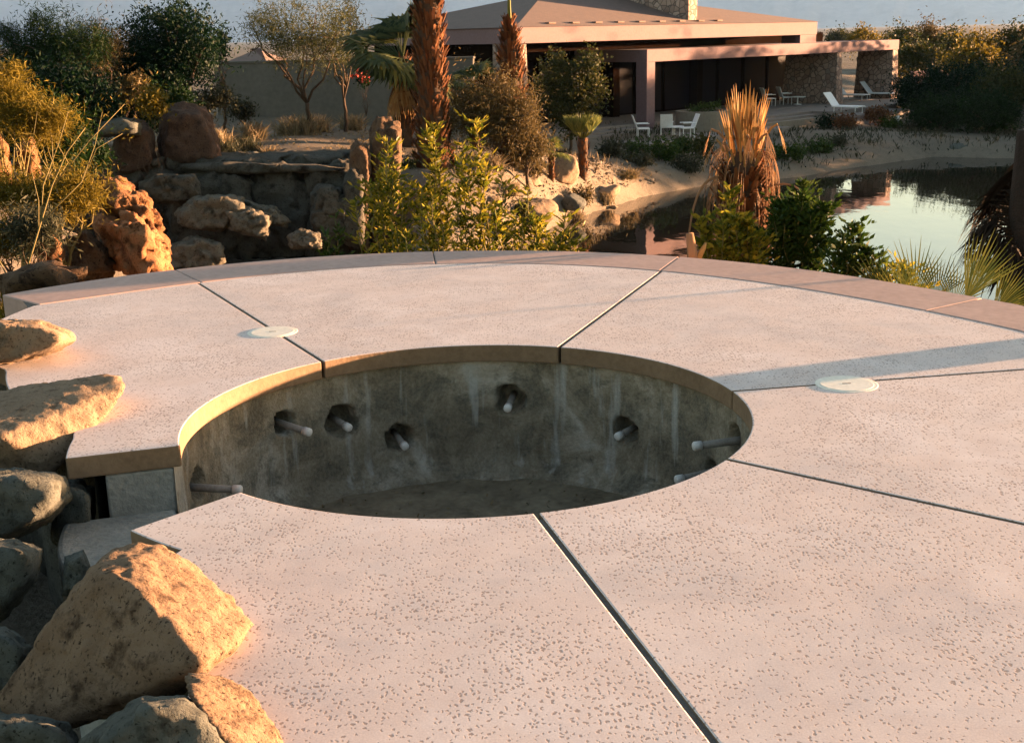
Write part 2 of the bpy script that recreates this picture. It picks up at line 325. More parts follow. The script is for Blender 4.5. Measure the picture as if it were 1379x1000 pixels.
def pond_sd(x, y):
    """signed distance to pond outline, negative inside"""
    x = np.asarray(x, float); y = np.asarray(y, float)
    best = np.full(x.shape, 1e9); inside = np.zeros(x.shape, bool)
    n = len(PO)
    for i in range(n):
        a = PO[i]; b = PO[(i + 1) % n]; d = b - a
        t = np.clip(((x - a[0]) * d[0] + (y - a[1]) * d[1]) / (d @ d), 0, 1)
        best = np.minimum(best, np.hypot(x - a[0] - t * d[0], y - a[1] - t * d[1]))
        c = ((a[1] > y) != (b[1] > y)) & (x < (b[0] - a[0]) * (y - a[1]) / (b[1] - a[1] + 1e-12) + a[0])
        inside ^= c
    return np.where(inside, -best, best)
_w = rng.normal(size=(24, 2)); _ph = rng.uniform(0, 6.28, 24)
_fq = np.geomspace(.15, 3.2, 24); _w = unit(_w) * _fq[:, None]
def rough2(x, y):
    s = 0
    for k in range(24): s = s + np.sin(_w[k, 0] * x + _w[k, 1] * y + _ph[k]) * .055 / (_fq[k] ** .75)
    return s * .45
def terrain(x, y):
    x = np.asarray(x, float); y = np.asarray(y, float)
    num = np.full(x.shape, -2.5 * 1e-4); den = np.full(x.shape, 1e-4)
    for cx, cy, cz in CT:
        s = 1.1 + .075 * abs(cy)
        w = np.exp(-((x - cx) ** 2 + (y - cy) ** 2) / (2 * s * s)); num = num + w * cz; den = den + w
    z = num / den + rough2(x, y)
    sd = pond_sd(x, y)
    z = np.where(sd >= 0, np.maximum(z, ZW + .08 + .3 * np.minimum(sd, 1.2)), z)
    edge = np.clip(sd / 1.6, 0, 1); z = np.where(sd >= 0, (ZW + .05) * (1 - edge) ** 2 + z * (1 - (1 - edge) ** 2), z)
    z = np.where(sd < 0, ZW - .06 - .5 * np.minimum(-sd, 2.5), z)
    r = np.hypot(x - CX, y - CY)
    z = np.where(r < 2.9, np.minimum(z, -1.15), z)
    return z
def Hz(x, y): return float(terrain(np.array([x]), np.array([y]))[0])

def stretch(lo, hi, step, far, g=1.22):
    a = list(np.arange(lo, hi + 1e-6, step)); d = step
    while a[-1] < far: d *= g; a.append(a[-1] + d)
    d = step
    while a[0] > -far: d *= g; a.insert(0, a[0] - d)
    return np.array(a)
def build_ground():
    gx = stretch(-22, 34, .45, 9000); gy = stretch(-4, 80, .45, 9000)
    X, Y = np.meshgrid(gx, gy); Z = terrain(X.ravel(), Y.ravel()); Zf = Z
    d = np.hypot(X.ravel(), Y.ravel() - 30); k = np.clip((d - 90) / 120, 0, 1); Zf = Z * (1 - k) + (-2.8) * k
    V = np.stack([X.ravel(), Y.ravel(), Zf], 1).astype(np.float32)
    nx, ny = len(gx), len(gy)
    i = np.arange(ny - 1)[:, None] * nx + np.arange(nx - 1)[None, :]
    Fq = np.stack([i, i + 1, i + nx + 1, i + nx], -1).reshape(-1, 4).astype(np.int32)
    me = bpy.data.meshes.new('ground'); me.vertices.add(len(V)); me.vertices.foreach_set('co', V.reshape(-1))
    me.loops.add(Fq.size); me.loops.foreach_set('vertex_index', Fq.reshape(-1)); me.polygons.add(len(Fq))
    me.polygons.foreach_set('loop_start', np.arange(0, Fq.size, 4, dtype=np.int32)); me.polygons.foreach_set('loop_total', np.full(len(Fq), 4, dtype=np.int32))
    me.update(calc_edges=True)
    tag(link_mesh('ground', me, M['ground'], None, True), kind='structure')
build_ground()
mb = MB(); mb.poly([(-16, 16, ZW), (48, 16, ZW), (48, 58, ZW), (-16, 58, ZW)])
tag(mb.build('water', M['water']), kind='structure')

def build_mountains():
    # far range behind the plain, a real relief of ridges
    az = np.linspace(R_(-31), R_(31), 420); rows = 16
    def top(a):
        px = W / 2 + F * math.tan(a)
        e = np.interp(px, [-900, -300, 0, 50, 100, 180, 260, 330, 420, 700, 1100, 1500, 2400], [2.6, 2.4, 2.12, 2.10, 2.25, 2.42, 2.12, 2.16, 2.7, 3.2, 3.4, 3.0, 2.6])
        return e + .05 * noise.fractal(Vector((a * 22, 1.7, 0)), 1, 2, 4)
    V = []; Fc = []
    for j in range(rows):
        t = j / (rows - 1)
        for a in az:
            Dm = 7000 + 2200 * t + 200 * noise.fractal(Vector((a * 40, t * 3, 5)), 1, 2, 4)
            prof = t ** 1.25
            z = -2.9 + (math.tan(R_(top(a))) * 9200 + 4.5) * prof * (1 + .22 * (1 - t) * noise.fractal(Vector((a * 55, t * 4, 9)), 1, 2, 5))
            V.append((Dm * math.sin(a), Dm * math.cos(a), z))
    n = len(az)
    for j in range(rows - 1):
        for i in range(n - 1): Fc.append((j * n + i, j * n + i + 1, (j + 1) * n + i + 1, (j + 1) * n + i))
    # back slope
    b0 = len(V)
    for a in az: V.append((10400 * math.sin(a), 10400 * math.cos(a), -5))
    for i in range(n - 1): Fc.append(((rows - 1) * n + i, (rows - 1) * n + i + 1, b0 + i + 1, b0 + i))
    me = bpy.data.meshes.new('mountains'); me.from_pydata(V, [], Fc); me.update()
    tag(link_mesh('mountains', me, M['mountain'], None, True), kind='structure')
build_mountains()

# ------------------------------------------------------------------ deck and spa
def polar(p): return math.degrees(math.atan2(p[1] - CY, p[0] - CX)), math.hypot(p[0] - CX, p[1] - CY)
def table(pix, extra):
    t = [polar(onz(x, y)) for x, y in pix] + extra
    t = sorted((a if a > -100 else a + 360, r) for a, r in t)
    return np.array(t)
# outer edge of the coping and inner line of the coping, angles -100..260 (deg)
OUT = table([(0, 397), (60, 388), (140, 376), (228, 365), (310, 354), (400, 347), (490, 342), (585, 339), (680, 338), (760, 339), (840, 342), (925, 346), (1047, 357), (1152, 372), (1236, 389), (1307, 398), (1379, 411)], [])
INN = table([(46, 411), (150, 397), (260, 382), (400, 366), (500, 359), (590, 356), (680, 355), (760, 356), (830, 360), (900, 367), (1026, 380), (1152, 401), (1253, 420), (1379, 447)], [])
def smooth_r(t, a):
    c = np.polyfit(np.radians(t[:, 0] - 90), t[:, 1], 5); return np.polyval(c, np.radians(a - 90))
aL_out, aR_out = OUT[-1, 0], OUT[0, 0]; aL_in, aR_in = INN[-1, 0], INN[0, 0]
def r_in(a):
    if a > aL_in: return None
    if a >= aR_in: return float(smooth_r(INN, a))
    return float(np.interp(a, [-100, -76, -60, -30, 0, aR_in], [8.0, 8.0, 4.6, 3.1, 2.95, smooth_r(INN, aR_in)]))
def r_out(a):
    if a >= aR_out: return float(smooth_r(OUT, min(a, aL_out)))
    return float(np.interp(a, [-100, -76, -60, -30, 0, aR_out], [8.25, 8.25, 4.9, 3.42, 3.25, smooth_r(OUT, aR_out)]))
LEFT = table([(46, 411), (0, 430), (-20, 450), (-30, 480), (8, 498), (14, 528), (104, 566), (98, 590), (88, 616)], [])
LEFT = LEFT[np.argsort(LEFT[:, 0])]
BOT = np.array([(-131.4, 1.72), (-121.5, 1.735), (-120.9, 1.9), (-114, 1.98), (-108, 2.2), (-103, 2.75), (-100, 3.3), (-92, 5.5), (-84, 8.0), (-76, 8.0)])
JPIX = {129.0: ((435, 487), (240, 364)), 68.6: ((752, 468), (915, 347)), 11.0: ((988, 526), (1379, 497)), -35.2: ((980, 618), (1379, 705)), -76.9: ((722, 690), (960, 995))}
def jang(a, r):
    if a not in JPIX: return a
    (a0, r0), (a1, r1) = [polar(onz(*p)) for p in JPIX[a]]
    p0 = np.array([r0 * math.cos(R_(a0)), r0 * math.sin(R_(a0))]); p1 = np.array([r1 * math.cos(R_(a1)), r1 * math.sin(R_(a1))]); d = p1 - p0
    A_ = d @ d; B_ = 2 * p0 @ d; C_ = p0 @ p0 - r * r; t = (-B_ + math.sqrt(max(0, B_ * B_ - 4 * A_ * C_))) / (2 * A_); q = p0 + d * t
    return math.degrees(math.atan2(q[1], q[0]))
GAP = .008
def r_deck(a):
    if a > aL_in: return float(np.interp(a, LEFT[:, 0], LEFT[:, 1]))
    if a < -76.9: return float(np.interp(a, BOT[:, 0], BOT[:, 1]))
    return r_in(a)
deck = empty('patio_deck', (CX, CY, 0)); tag(deck, kind='structure')
THK = .095
def slab(name, a0, a1, rin, rout, g0, g1, z1, z0, mat, parent, nr=5, bevel=.006, n=None):
    """slab between two rays, parallel-sided gaps at the joints"""
    n = n or max(12, int(abs(a1 - a0) / 1.2)); mb = MB()
    rows = []
    for i in range(n + 1):
        a = a0 + (a1 - a0) * i / n
        ri, ro = rin(a), rout(a); row = []
        for k in range(nr + 1):
            r = ri + (ro - ri) * k / nr; aj = a
            for _ in range(3):
                aj = jang(a0, r) + (jang(a1, r) - jang(a0, r)) * i / n; r = rin(aj) + (rout(aj) - rin(aj)) * k / nr
            aa = R_(aj) + (math.asin(min(.9, g0 / r)) if i == 0 else 0) - (math.asin(min(.9, g1 / r)) if i == n else 0)
            row.append((r * math.cos(aa), r * math.sin(aa)))
        rows.append(row)
    top = {}; bot = {}
    for i, row in enumerate(rows):
        for k, p in enumerate(row):
            top[i, k] = len(mb.v); mb.v.append((p[0], p[1], z1)); bot[i, k] = len(mb.v); mb.v.append((p[0], p[1], z0))
    for i in range(n):
        for k in range(nr):
            mb.f.append((top[i, k], top[i, k + 1], top[i + 1, k + 1], top[i + 1, k])); mb.f.append((bot[i, k], bot[i + 1, k], bot[i + 1, k + 1], bot[i, k + 1]))
    for i in range(n):
        mb.f.append((top[i, 0], top[i + 1, 0], bot[i + 1, 0], bot[i, 0])); mb.f.append((top[i, nr], bot[i, nr], bot[i + 1, nr], top[i + 1, nr]))
    for k in range(nr):
        mb.f.append((top[0, k], bot[0, k], bot[0, k + 1], top[0, k + 1])); mb.f.append((top[n, k], top[n, k + 1], bot[n, k + 1], bot[n, k]))
    o = mb.build(name, mat, parent, False, bevel)
    return o
def edge_mats(o):
    """side faces of a slab get the plain cast-concrete edge"""
    o.data.materials.append(M['edge'])
    for p in o.data.polygons:
        if abs(p.normal.z) < .5: p.material_index = 1
bounds = [197.0, 129.0, 68.6, 11.0, -35.2, -76.9, -131.4]
for i in range(6):
    hi, lo = bounds[i], bounds[i + 1]
    if i == 0:
        # the left slab has a straight joint with the coping, then the rocks
        o = slab('slab', lo, hi, lambda a: RS, lambda a: r_deck(a), GAP, 0, 0, -THK, M['deck'], deck, 8, .007, 90)
    else:
        o = slab('slab', lo, hi, lambda a: RS, r_deck, 0 if i == 5 else GAP, GAP if i < 6 else 0, 0, -THK, M['deck'], deck, 8, .007)
    edge_mats(o)
for a0, a1 in ((aL_out, 121.0), (121.0, 95.2), (95.2, 69.0), (69.0, 34.5), (34.5, 5.0), (5., -40.)):
    slab('coping', a1, min(a0, aL_in + 1.5) if a0 == aL_out else a0, lambda a: (r_in(min(a, aL_in)) + .008), r_out, .004, .004, .002, -.34, M['coping'], deck, 2, .008)
# dark bed under the joints, and the retaining drop below the coping
mb = MB()
def ring(mb, a0, a1, rin, rout, z, n=120):
    pts = [(math.cos(R_(a0 + (a1 - a0) * i / n)), math.sin(R_(a0 + (a1 - a0) * i / n)), a0 + (a1 - a0) * i / n) for i in range(n + 1)]
    for i in range(n):
        c0, s0, q0 = pts[i]; c1, s1, q1 = pts[i + 1]
        mb.poly([(c0 * rin(q0), s0 * rin(q0), z), (c0 * rout(q0), s0 * rout(q0), z), (c1 * rout(q1), s1 * rout(q1), z), (c1 * rin(q1), s1 * rin(q1), z)])
ring(mb, -131.3, 196.5, lambda a: RS + .05, lambda a: r_deck(a) - .05 if (a > aL_in or a < -77) else r_out(a) - .06, -.006)
mb.build('joint_filler', M['joint'], deck)
mb = MB(); n = 150; pr = []
for i in range(n + 1):
    a = -131 + (327.0) * i / n
    r = (r_deck(a) if (a > aL_in or a < -77) else r_out(a)) - .10
    pr.append((r * math.cos(R_(a)), r * math.sin(R_(a))))
for i in range(n):
    (x0, y0), (x1, y1) = pr[i], pr[i + 1]
    mb.poly([(x0, y0, -1.5), (x1, y1, -1.5), (x1, y1, -.09), (x0, y0, -.09)])
mb.build('footing_wall', M['rock_cliff'], deck)

# spa shell
spa = empty('spa_pool', (CX, CY, -.75)); tag(spa, 'empty round concrete spa sunk in the patio with bare pipe stubs', 'spa')
RW, ZB = 1.285, -.74
def wall_hit(px, py):
    d = ray(px, py); o = Vector((-CX, -CY, EYE)); a = d.x ** 2 + d.y ** 2; b = 2 * (o.x * d.x + o.y * d.y); c = o.x ** 2 + o.y ** 2 - RW * RW
    t = (-b + math.sqrt(b * b - 4 * a * c)) / (2 * a); p = o + d * t
    return math.atan2(p.y, p.x), p.z
JETS = [((383, 570), (415, 579), .062), ((460, 568), (466, 578), .085), ((538, 590), (543, 600), .07), ((688, 538), (684, 547), .075), ((842, 580), (836, 592), .07), ((990, 592), (925, 606), .065), ((960, 634), (906, 640), .05), ((266, 655), (338, 656), .075)]
jets = [wall_hit(*h) + (r,) for h, e, r in JETS]
def spill(aa): return -163.0 < ((aa + 180) % 360) - 180 < -131.5
mb = MB(); na, nz = 620, 44; idx = {}
for i in range(na):
    an = 2 * PI * i / na - PI; dg = math.degrees(an)
    ztop = -.27 if spill(dg) else -THK
    for j in range(nz + 1):
        z = ZB - .02 + (ztop - ZB + .02) * j / nz; r = RW + .006 * noise.fractal(Vector((an * 5, z * 6, 2)), 1, 2, 4)
        t = max(0, (ZB + .12 - z) / .14); r -= .10 * t * t
        for ja, jz, jr in jets:
            dx = math.atan2(math.sin(an - ja), math.cos(an - ja)) * RW; dz = z - jz
            q = math.hypot(dx, dz) / (jr * (1 + .22 * noise.noise(Vector((math.atan2(dz, dx) * 1.3 + ja * 9, jz * 20, 0)))))
            if q < 1.15: r += .16 * min(1, max(0, (1.15 - q) / .3))
        idx[i, j] = len(mb.v); mb.v.append((r * math.cos(an), r * math.sin(an), z - (-.75)))
for i in range(na):
    for j in range(nz): mb.f.append((idx[i, j], idx[i, j + 1], idx[(i + 1) % na, j + 1], idx[(i + 1) % na, j]))
mb.build('wall', M['spa'], spa, True)
mb = MB(); nr_ = 30; na = 120; idx = {}
for i in range(na):
    an = 2 * PI * i / na
    for j in range(nr_ + 1):
        r = (RW + .02) * (j / nr_); z = -.03 * (1 - (r / RW) ** 2) + .012 * noise.fractal(Vector((r * math.cos(an) * 5, r * math.sin(an) * 5, 1)), 1, 2, 4)
        idx[i, j] = len(mb.v); mb.v.append((r * math.cos(an), r * math.sin(an), z))
for i in range(na):
    for j in range(nr_): mb.f.append((idx[i, j], idx[i, j + 1], idx[(i + 1) % na, j + 1], idx[(i + 1) % na, j]))
mb.build('floor', M['spa_floor'], spa, True)
for (h, e, r), (ja, jz, jr) in zip(JETS, jets):
    b0 = Vector(((RW + .13) * math.cos(ja), (RW + .13) * math.sin(ja), jz + .75))
    # the pipe end lies on the pixel ray; take the point nearest to a radial pipe
    d = ray(*e); o = Vector((-CX, -CY, EYE + .75)); L = .10 if r > .06 else .12
    u = Vector((-math.cos(ja), -math.sin(ja), 0)); n2 = d.cross(u.cross(d))
    s = (o - b0).dot(n2) / u.dot(n2) if abs(u.dot(n2)) > 1e-5 else .2
    s = max(.19, min(.33, s)); tip = b0 + u * s + Vector((0, 0, -.012))
    q = MB().tube([b0, b0 + (tip - b0) * .45, tip], [.019, .019, .018], 12).build('pipe', M['pipe'], spa, True)
    u2 = (tip - b0).normalized()
    MB().tube([tip - u2 * .03, tip + u2 * .006, tip + u2 * .012], [.0225, .0225, .017], 12).build('pipe_cap', M['pipe_end'], q, True)
# spillway lip
mb = MB(); n = 24; A0, A1 = -163.2, -131.0
for (r0, r1, z0, z1) in ((RW + .005, 1.74, -.75, -.275),):
    o = slab('spillway', A0, A1, lambda a: r0, lambda a: r1 + .05 * math.sin((a - A0) / (A1 - A0) * PI), 0, 0, z1 + .75, z0 + .2, M['spill'], spa, 8, .02)
b = slab('spillway_support', -177.0, -163.3, lambda a: RW - .002, lambda a: 1.56, 0, 0, .75 - THK - .003, 0., M['spill'], spa, 3, .01)
b = slab('spillway_support', -130.8, -124.0, lambda a: RW + .03, lambda a: 1.62, 0, 0, .75 - THK - .003, 0., M['spill'], spa, 3, .01)
# pebbles and dry leaves on the floor
pq = []
for k in range(420):
    a, r = random.uniform(0, 2 * PI), 1.2 * math.sqrt(random.random())
    p = np.array([CX + r * math.cos(a), CY + r * math.sin(a), -.765 + .012])
    pq.append(p)
pq = np.array(pq)
o = quads('debris', leafquads(pq, np.c_[rng.normal(size=(len(pq), 2)), rng.uniform(0, .4, len(pq))], rng.uniform(.012, .04, len(pq)), rng.uniform(.008, .022, len(pq))), M['dry_grass'])
tag(o, 'scattered dry leaf crumbs on the floor of the empty spa', 'leaf litter', kind='stuff')

for (px, py), w, lab in (((367, 447), 66, 'round cream lid set in the patio beside the joint on the left of the spa'), ((1140, 517), 80, 'round cream lid set in the patio beside the joint on the right of the spa')):
    p = onz(px, py); t = empty('skimmer_lid', p); tag(t, lab, 'lid', 'round lids in the patio')
    rr = w * (p - Vector((0, 0, EYE))).length / F / 2
    MB().tube([(0, 0, -.002), (0, 0, .001), (0, 0, .002)], [rr, rr, rr - .004], 48).build('rim', M['lid'], t)
    MB().tube([(0, 0, .0005), (0, 0, .003), (0, 0, .0035)], [rr * .86, rr * .86, rr * .84], 48).build('cover', M['lid'], t)
    MB().box(-.02, .02, -.004, .004, .003, .0045).build('finger_slot', M['edge'], t)

# ------------------------------------------------------------------ rocks
def hull_rock(name, pts, mat, label, cat='boulder', group=None, sub=5, amp=.05, freq=2.2, soft=22., seed=0, parent=None, strata=0., jag=0.):
    """radial surface over the convex hull of pts with softened edges and fractal relief"""
    bm = bmesh.new()
    for p in pts: bm.verts.new(p)
    r = bmesh.ops.convex_hull(bm, input=bm.verts)
    bm.normal_update()
    c = sum((Vector(p) for p in pts), Vector()) / len(pts)
    hv = [v.co for v in bm.verts if v.link_faces]
    c = sum(hv, Vector()) / len(hv)
    N = []; Dd = []
    for f in bm.faces:
        n = f.normal; d = (f.calc_center_median() - c).dot(n)
        if d < 0: n, d = -n, -d
        if d > 1e-4: N.append(n[:]); Dd.append(d)
    bm.free()
    seen = {}
    for n_, d_ in zip(N, Dd): seen[tuple(round(t, 2) for t in n_)] = d_
    N = np.array(list(seen.keys())); Dd = np.array(list(seen.values()))
    ico = bmesh.new(); bmesh.ops.create_icosphere(ico, subdivisions=sub, radius=1.0)
    ico.verts.ensure_lookup_table()
    D = unit(np.array([v.co[:] for v in ico.verts]))
    q = (D @ N.T) / Dd[None, :]
    k = soft; inv = (np.maximum(q, 1e-6) ** k).sum(1) ** (1 / k)
    rad = 1.07 / inv
    P = D * rad[:, None]; size = float(np.mean(rad)); off = Vector((seed * 7.3, seed * 3.1, seed * 1.7))
    for i, v in enumerate(ico.verts):
        p = Vector(P[i]) / size
        h = noise.fractal(p * freq + off, .9, 2.1, 5) * amp
        h += (abs(noise.noise(p * freq * 1.7 + off)) - .25) * amp * 1.2
        h += .016 * noise.fractal(p * 7.5 + off, .8, 2.2, 4) + .022 * (abs(noise.noise(p * 4.1 - off)) - .2)
        if jag:
            dd, pp = noise.voronoi(p * 1.9 + off); h += jag * noise.noise(pp[0] * 7.7) - jag * .45 * max(0, .16 - (dd[1] - dd[0])) / .16
        if strata: h += strata * math.sin(p.z * 14 + 2 * noise.noise(p * 2 + off)) * .5
        v.co = Vector(P[i]) * (1 + h)
    me = bpy.data.meshes.new(name); ico.to_mesh(me); ico.free()
    o = link_mesh(name, me, mat, parent, True); o.location = c
    tag(o, label, cat, group)
    return o
def pxhull(pix, D, t, shrink=.72):
    """outline seen from here at depth D, given real thickness t in front and behind"""
    cx = sum(p[0] for p in pix) / len(pix); cy = sum(p[1] for p in pix) / len(pix); out = []
    for p in pix:
        d = p[2] if len(p) > 2 else D
        out.append(at(p[0], p[1], d))
        for s in (-1, 1): out.append(at(cx + (p[0] - cx) * shrink, cy + (p[1] - cy) * shrink, d + s * t))
    return out
def rand_rock(name, c, size, mat, label, seed, rz=0., n=16, sub=4, amp=.07, freq=2., soft=18., group=None, cat='boulder', strata=0.):
    rr = random.Random(seed); pts = []
    for k in range(n):
        d = Vector((rr.gauss(0, 1), rr.gauss(0, 1), rr.gauss(0, 1))).normalized() * rr.uniform(.8, 1.1)
        p = Vector((d.x * size[0] / 2, d.y * size[1] / 2, d.z * size[2] / 2)); p.rotate(Matrix.Rotation(rz, 3, 'Z')); pts.append(Vector(c) + p)
    return hull_rock(name, pts, mat, label, cat, group, sub, amp, freq, soft, seed, None, strata)
G1 = 'boulders along the left edge of the patio'
# big tan boulder at the patio edge: hand-set corners (pixel, depth)
big = [at(335, 838, 3.22), at(322, 862, 3.16), at(262, 922, 3.02), at(300, 800, 3.42), at(215, 735, 3.5), at(150, 742, 3.42), at(128, 775, 3.22), at(172, 783, 3.14), at(268, 893, 2.90), at(120, 935, 3.04), at(200, 950, 3.05),
       at(60, 850, 3.22), at(5, 940, 3.15), at(40, 985, 3.08), at(60, 890, 3.6), at(250, 860, 3.7), at(150, 800, 3.75)]
hull_rock('boulder', big, M['rock_tan'], 'largest boulder, tan and blocky, on the patio edge in front of the spillway', group=G1, sub=6, amp=.04, freq=2.6, soft=40, seed=1, jag=.015)
hull_rock('boulder', [at(250, 915, 2.75), at(275, 905, 2.8), at(330, 925, 2.78), at(372, 980, 2.66), at(385, 1010, 2.6), at(350, 1030, 2.5), at(270, 960, 2.55), at(310, 1010, 2.45), at(300, 960, 2.95), at(350, 1000, 2.85), at(255, 935, 2.6)],
          M['rock_tan'], 'small lumpy tan boulder against the largest boulder at the bottom of the photo', group=G1, sub=5, amp=.09, freq=2.6, seed=2)
hull_rock('boulder', pxhull([(150, 965), (190, 940), (250, 938), (290, 960), (330, 1020), (300, 1070), (140, 1060), (110, 1000)], 2.66, .2), M['rock_grey'], 'low smooth grey boulder behind the small lumpy one at the bottom edge', group=G1, sub=5, amp=.05, seed=3, soft=60, jag=.09)
hull_rock('boulder', pxhull([(-60, 965), (40, 962), (90, 975), (110, 1010), (60, 1050), (-60, 1050)], 2.95, .22), M['rock_grey'], 'bluish grey boulder in the bottom left corner', group=G1, sub=5, amp=.05, seed=4, soft=60, jag=.09)
hull_rock('boulder', pxhull([(-80, 442), (0, 431), (55, 434), (92, 446), (103, 457), (80, 472), (20, 490), (-80, 505)], 6.5, .25), M['rock_pale'], 'pale rounded boulder resting on the patio, farthest of the left edge boulders', group=G1, sub=5, amp=.05, seed=5, soft=60, jag=.09)
hull_rock('boulder', [at(168, 520, 5.5), at(152, 506, 5.6), at(104, 511, 5.62), at(98, 556, 5.28), at(150, 548, 5.36), at(60, 524, 5.75), at(0, 538, 5.7), at(-90, 545, 5.7), at(62, 562, 5.15), at(0, 588, 4.95), at(-90, 592, 4.95),
           at(92, 612, 5.1), at(60, 645, 5.05), at(0, 655, 5.05), at(-90, 655, 5.05), at(40, 600, 6.0)],
          M['rock_pale'], 'long tapering boulder with a sunlit knob overhanging the patio slab', group=G1, sub=6, amp=.03, freq=1.7, seed=6, soft=60, jag=.04)
hull_rock('boulder', pxhull([(-60, 640), (30, 632), (85, 642), (95, 668), (70, 700), (0, 735), (-60, 740)], 4.75, .3), M['rock_grey'], 'grey green boulder beside the spillway, below the long boulder', group=G1, sub=5, amp=.06, seed=7, soft=60, jag=.09)
hull_rock('boulder', pxhull([(-60, 725), (20, 728), (55, 740), (52, 775), (10, 830), (-60, 850)], 4.2, .3), M['rock_grey'], 'dark grey boulder at the left border between two grey ones', group=G1, sub=5, amp=.07, seed=8, soft=60, jag=.09)
hull_rock('boulder', pxhull([(88, 750), (112, 742), (122, 765), (110, 800), (84, 800)], 4.05, .15), M['rock_grey'], 'small greenish stone wedged beyond the largest boulder', group=G1, sub=5, amp=.07, seed=9, soft=60, jag=.09)
hull_rock('boulder', pxhull([(-60, 840), (10, 846), (40, 870), (30, 940), (-60, 950)], 3.5, .2), M['rock_grey'], 'grey stone left of the largest boulder', group=G1, sub=5, amp=.07, seed=10, soft=60, jag=.09)
hull_rock('boulder', pxhull([(70, 655), (100, 645), (125, 660), (128, 720), (100, 745), (70, 730)], 5.05, .25), M['rock_grey'], 'dark stone tucked under the patio slab beside the spillway', group=G1, sub=5, amp=.07, seed=19, soft=60, jag=.09)
rand_rock('boulder', (4.25, 6.78, .02), (.42, .5, .62), M['rock_tan'], 'unseen tan boulder added past the right edge of the patio to cast a shadow band', 31, group=G1)  # out of view, added to drop a shadow band across the slabs

# red outcrop left beyond the patio
G2 = 'red rocks beyond the left of the patio'
hull_rock('outcrop_rock', pxhull([(150, 330, 13.3), (128, 300, 13.3), (135, 290, 13.5), (160, 300, 13), (190, 300, 12.8), (215, 320, 12.9), (228, 365, 12.8), (205, 385, 12.7), (160, 360, 12.9)], 13, .45), M['rock_orange'], 'orange sunlit rock slab lowest of the outcrop against the coping', 'rock', G2, 5, .13, 2.4, 40, 11, None, 0., .34)
hull_rock('outcrop_rock', pxhull([(150, 300), (140, 268), (165, 258), (195, 268), (214, 290), (222, 330), (190, 345), (160, 335)], 13.7, .5), M['rock_red'], 'red brown rock with dark hollow at the middle of the outcrop', 'rock', G2, 5, .18, 2.6, 40, 12, None, 0., .34)
hull_rock('outcrop_rock', pxhull([(128, 262), (140, 240), (160, 238), (176, 250), (180, 275), (150, 285), (130, 280)], 14.6, .4), M['rock_red'], 'small dark red rock topping the outcrop', 'rock', G2, 4, .15, 2.6, 40, 13, None, 0., .34)
hull_rock('outcrop_rock', pxhull([(52, 300), (62, 288), (78, 305), (86, 335), (84, 355), (55, 352), (40, 330)], 12.2, .3), M['rock_red'], 'orange rounded rock behind the thin yellow branches', 'rock', G2, 4, .08, 2., 40, 14, None, 0., .34)
hull_rock('outcrop_rock', pxhull([(90, 320), (115, 312), (145, 335), (160, 372), (120, 380), (85, 365)], 12.9, .4), M['rock_brown'], 'dark brown rock shaded beside the sunlit slab', 'rock', G2, 4, .12, 2., 40, 15, None, 0., .34)
hull_rock('outcrop_rock', pxhull([(-20, 190), (0, 180), (12, 196), (14, 240), (-20, 250)], 15., .4), M['rock_red'], 'red rock cut by the left border above the bushes', 'rock', G2, 4, .12, 2., 40, 16, None, 0., .34)
hull_rock('outcrop_rock', pxhull([(24, 196), (40, 180), (50, 205), (52, 232), (35, 242), (20, 225)], 15.5, .4), M['rock_red'], 'upright red rock between the yellow bushes', 'rock', G2, 4, .13, 2., 40, 17, None, 0., .34)
hull_rock('outcrop_rock', pxhull([(0, 372), (60, 352), (110, 362), (100, 392), (0, 402)], 11.0, .6), M['rock_brown'], 'low brown rock under the thin yellow branches', 'rock', G2, 4, .06, 2., 40, 18, None, 0., .34)

# shaded cliff and ledges at the head of the pond
G3 = 'rocks of the shaded cliff'
def cl(pix, D, t, mat, lab, seed, sub=5, amp=.09, strata=.03, soft=24): return hull_rock('cliff_rock', pxhull(pix, D, t, .8), M[mat], lab, 'rock', G3, sub, amp, 2.6, soft, seed, None, strata, .22)
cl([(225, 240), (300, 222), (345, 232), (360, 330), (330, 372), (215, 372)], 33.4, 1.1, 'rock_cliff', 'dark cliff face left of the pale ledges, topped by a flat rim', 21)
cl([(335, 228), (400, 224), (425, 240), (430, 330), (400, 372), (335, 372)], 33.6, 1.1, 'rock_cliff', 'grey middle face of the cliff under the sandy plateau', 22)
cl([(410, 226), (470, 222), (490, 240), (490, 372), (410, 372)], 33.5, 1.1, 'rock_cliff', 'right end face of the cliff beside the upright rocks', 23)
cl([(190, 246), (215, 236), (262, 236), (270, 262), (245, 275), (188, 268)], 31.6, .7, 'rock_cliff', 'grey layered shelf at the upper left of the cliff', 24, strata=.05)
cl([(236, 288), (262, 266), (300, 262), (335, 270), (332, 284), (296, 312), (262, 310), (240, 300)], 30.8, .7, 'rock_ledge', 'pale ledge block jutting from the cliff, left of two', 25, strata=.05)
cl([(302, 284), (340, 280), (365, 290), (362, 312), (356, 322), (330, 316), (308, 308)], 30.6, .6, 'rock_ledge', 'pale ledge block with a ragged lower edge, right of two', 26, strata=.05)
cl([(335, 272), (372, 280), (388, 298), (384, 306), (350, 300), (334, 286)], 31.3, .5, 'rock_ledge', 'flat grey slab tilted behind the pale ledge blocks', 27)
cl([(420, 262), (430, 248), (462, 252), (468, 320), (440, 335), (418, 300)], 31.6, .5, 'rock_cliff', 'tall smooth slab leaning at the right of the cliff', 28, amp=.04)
cl([(388, 318), (405, 308), (428, 314), (432, 334), (392, 334)], 30.2, .4, 'rock_ledge', 'small pale boulder low beneath the tall smooth slab', 29)
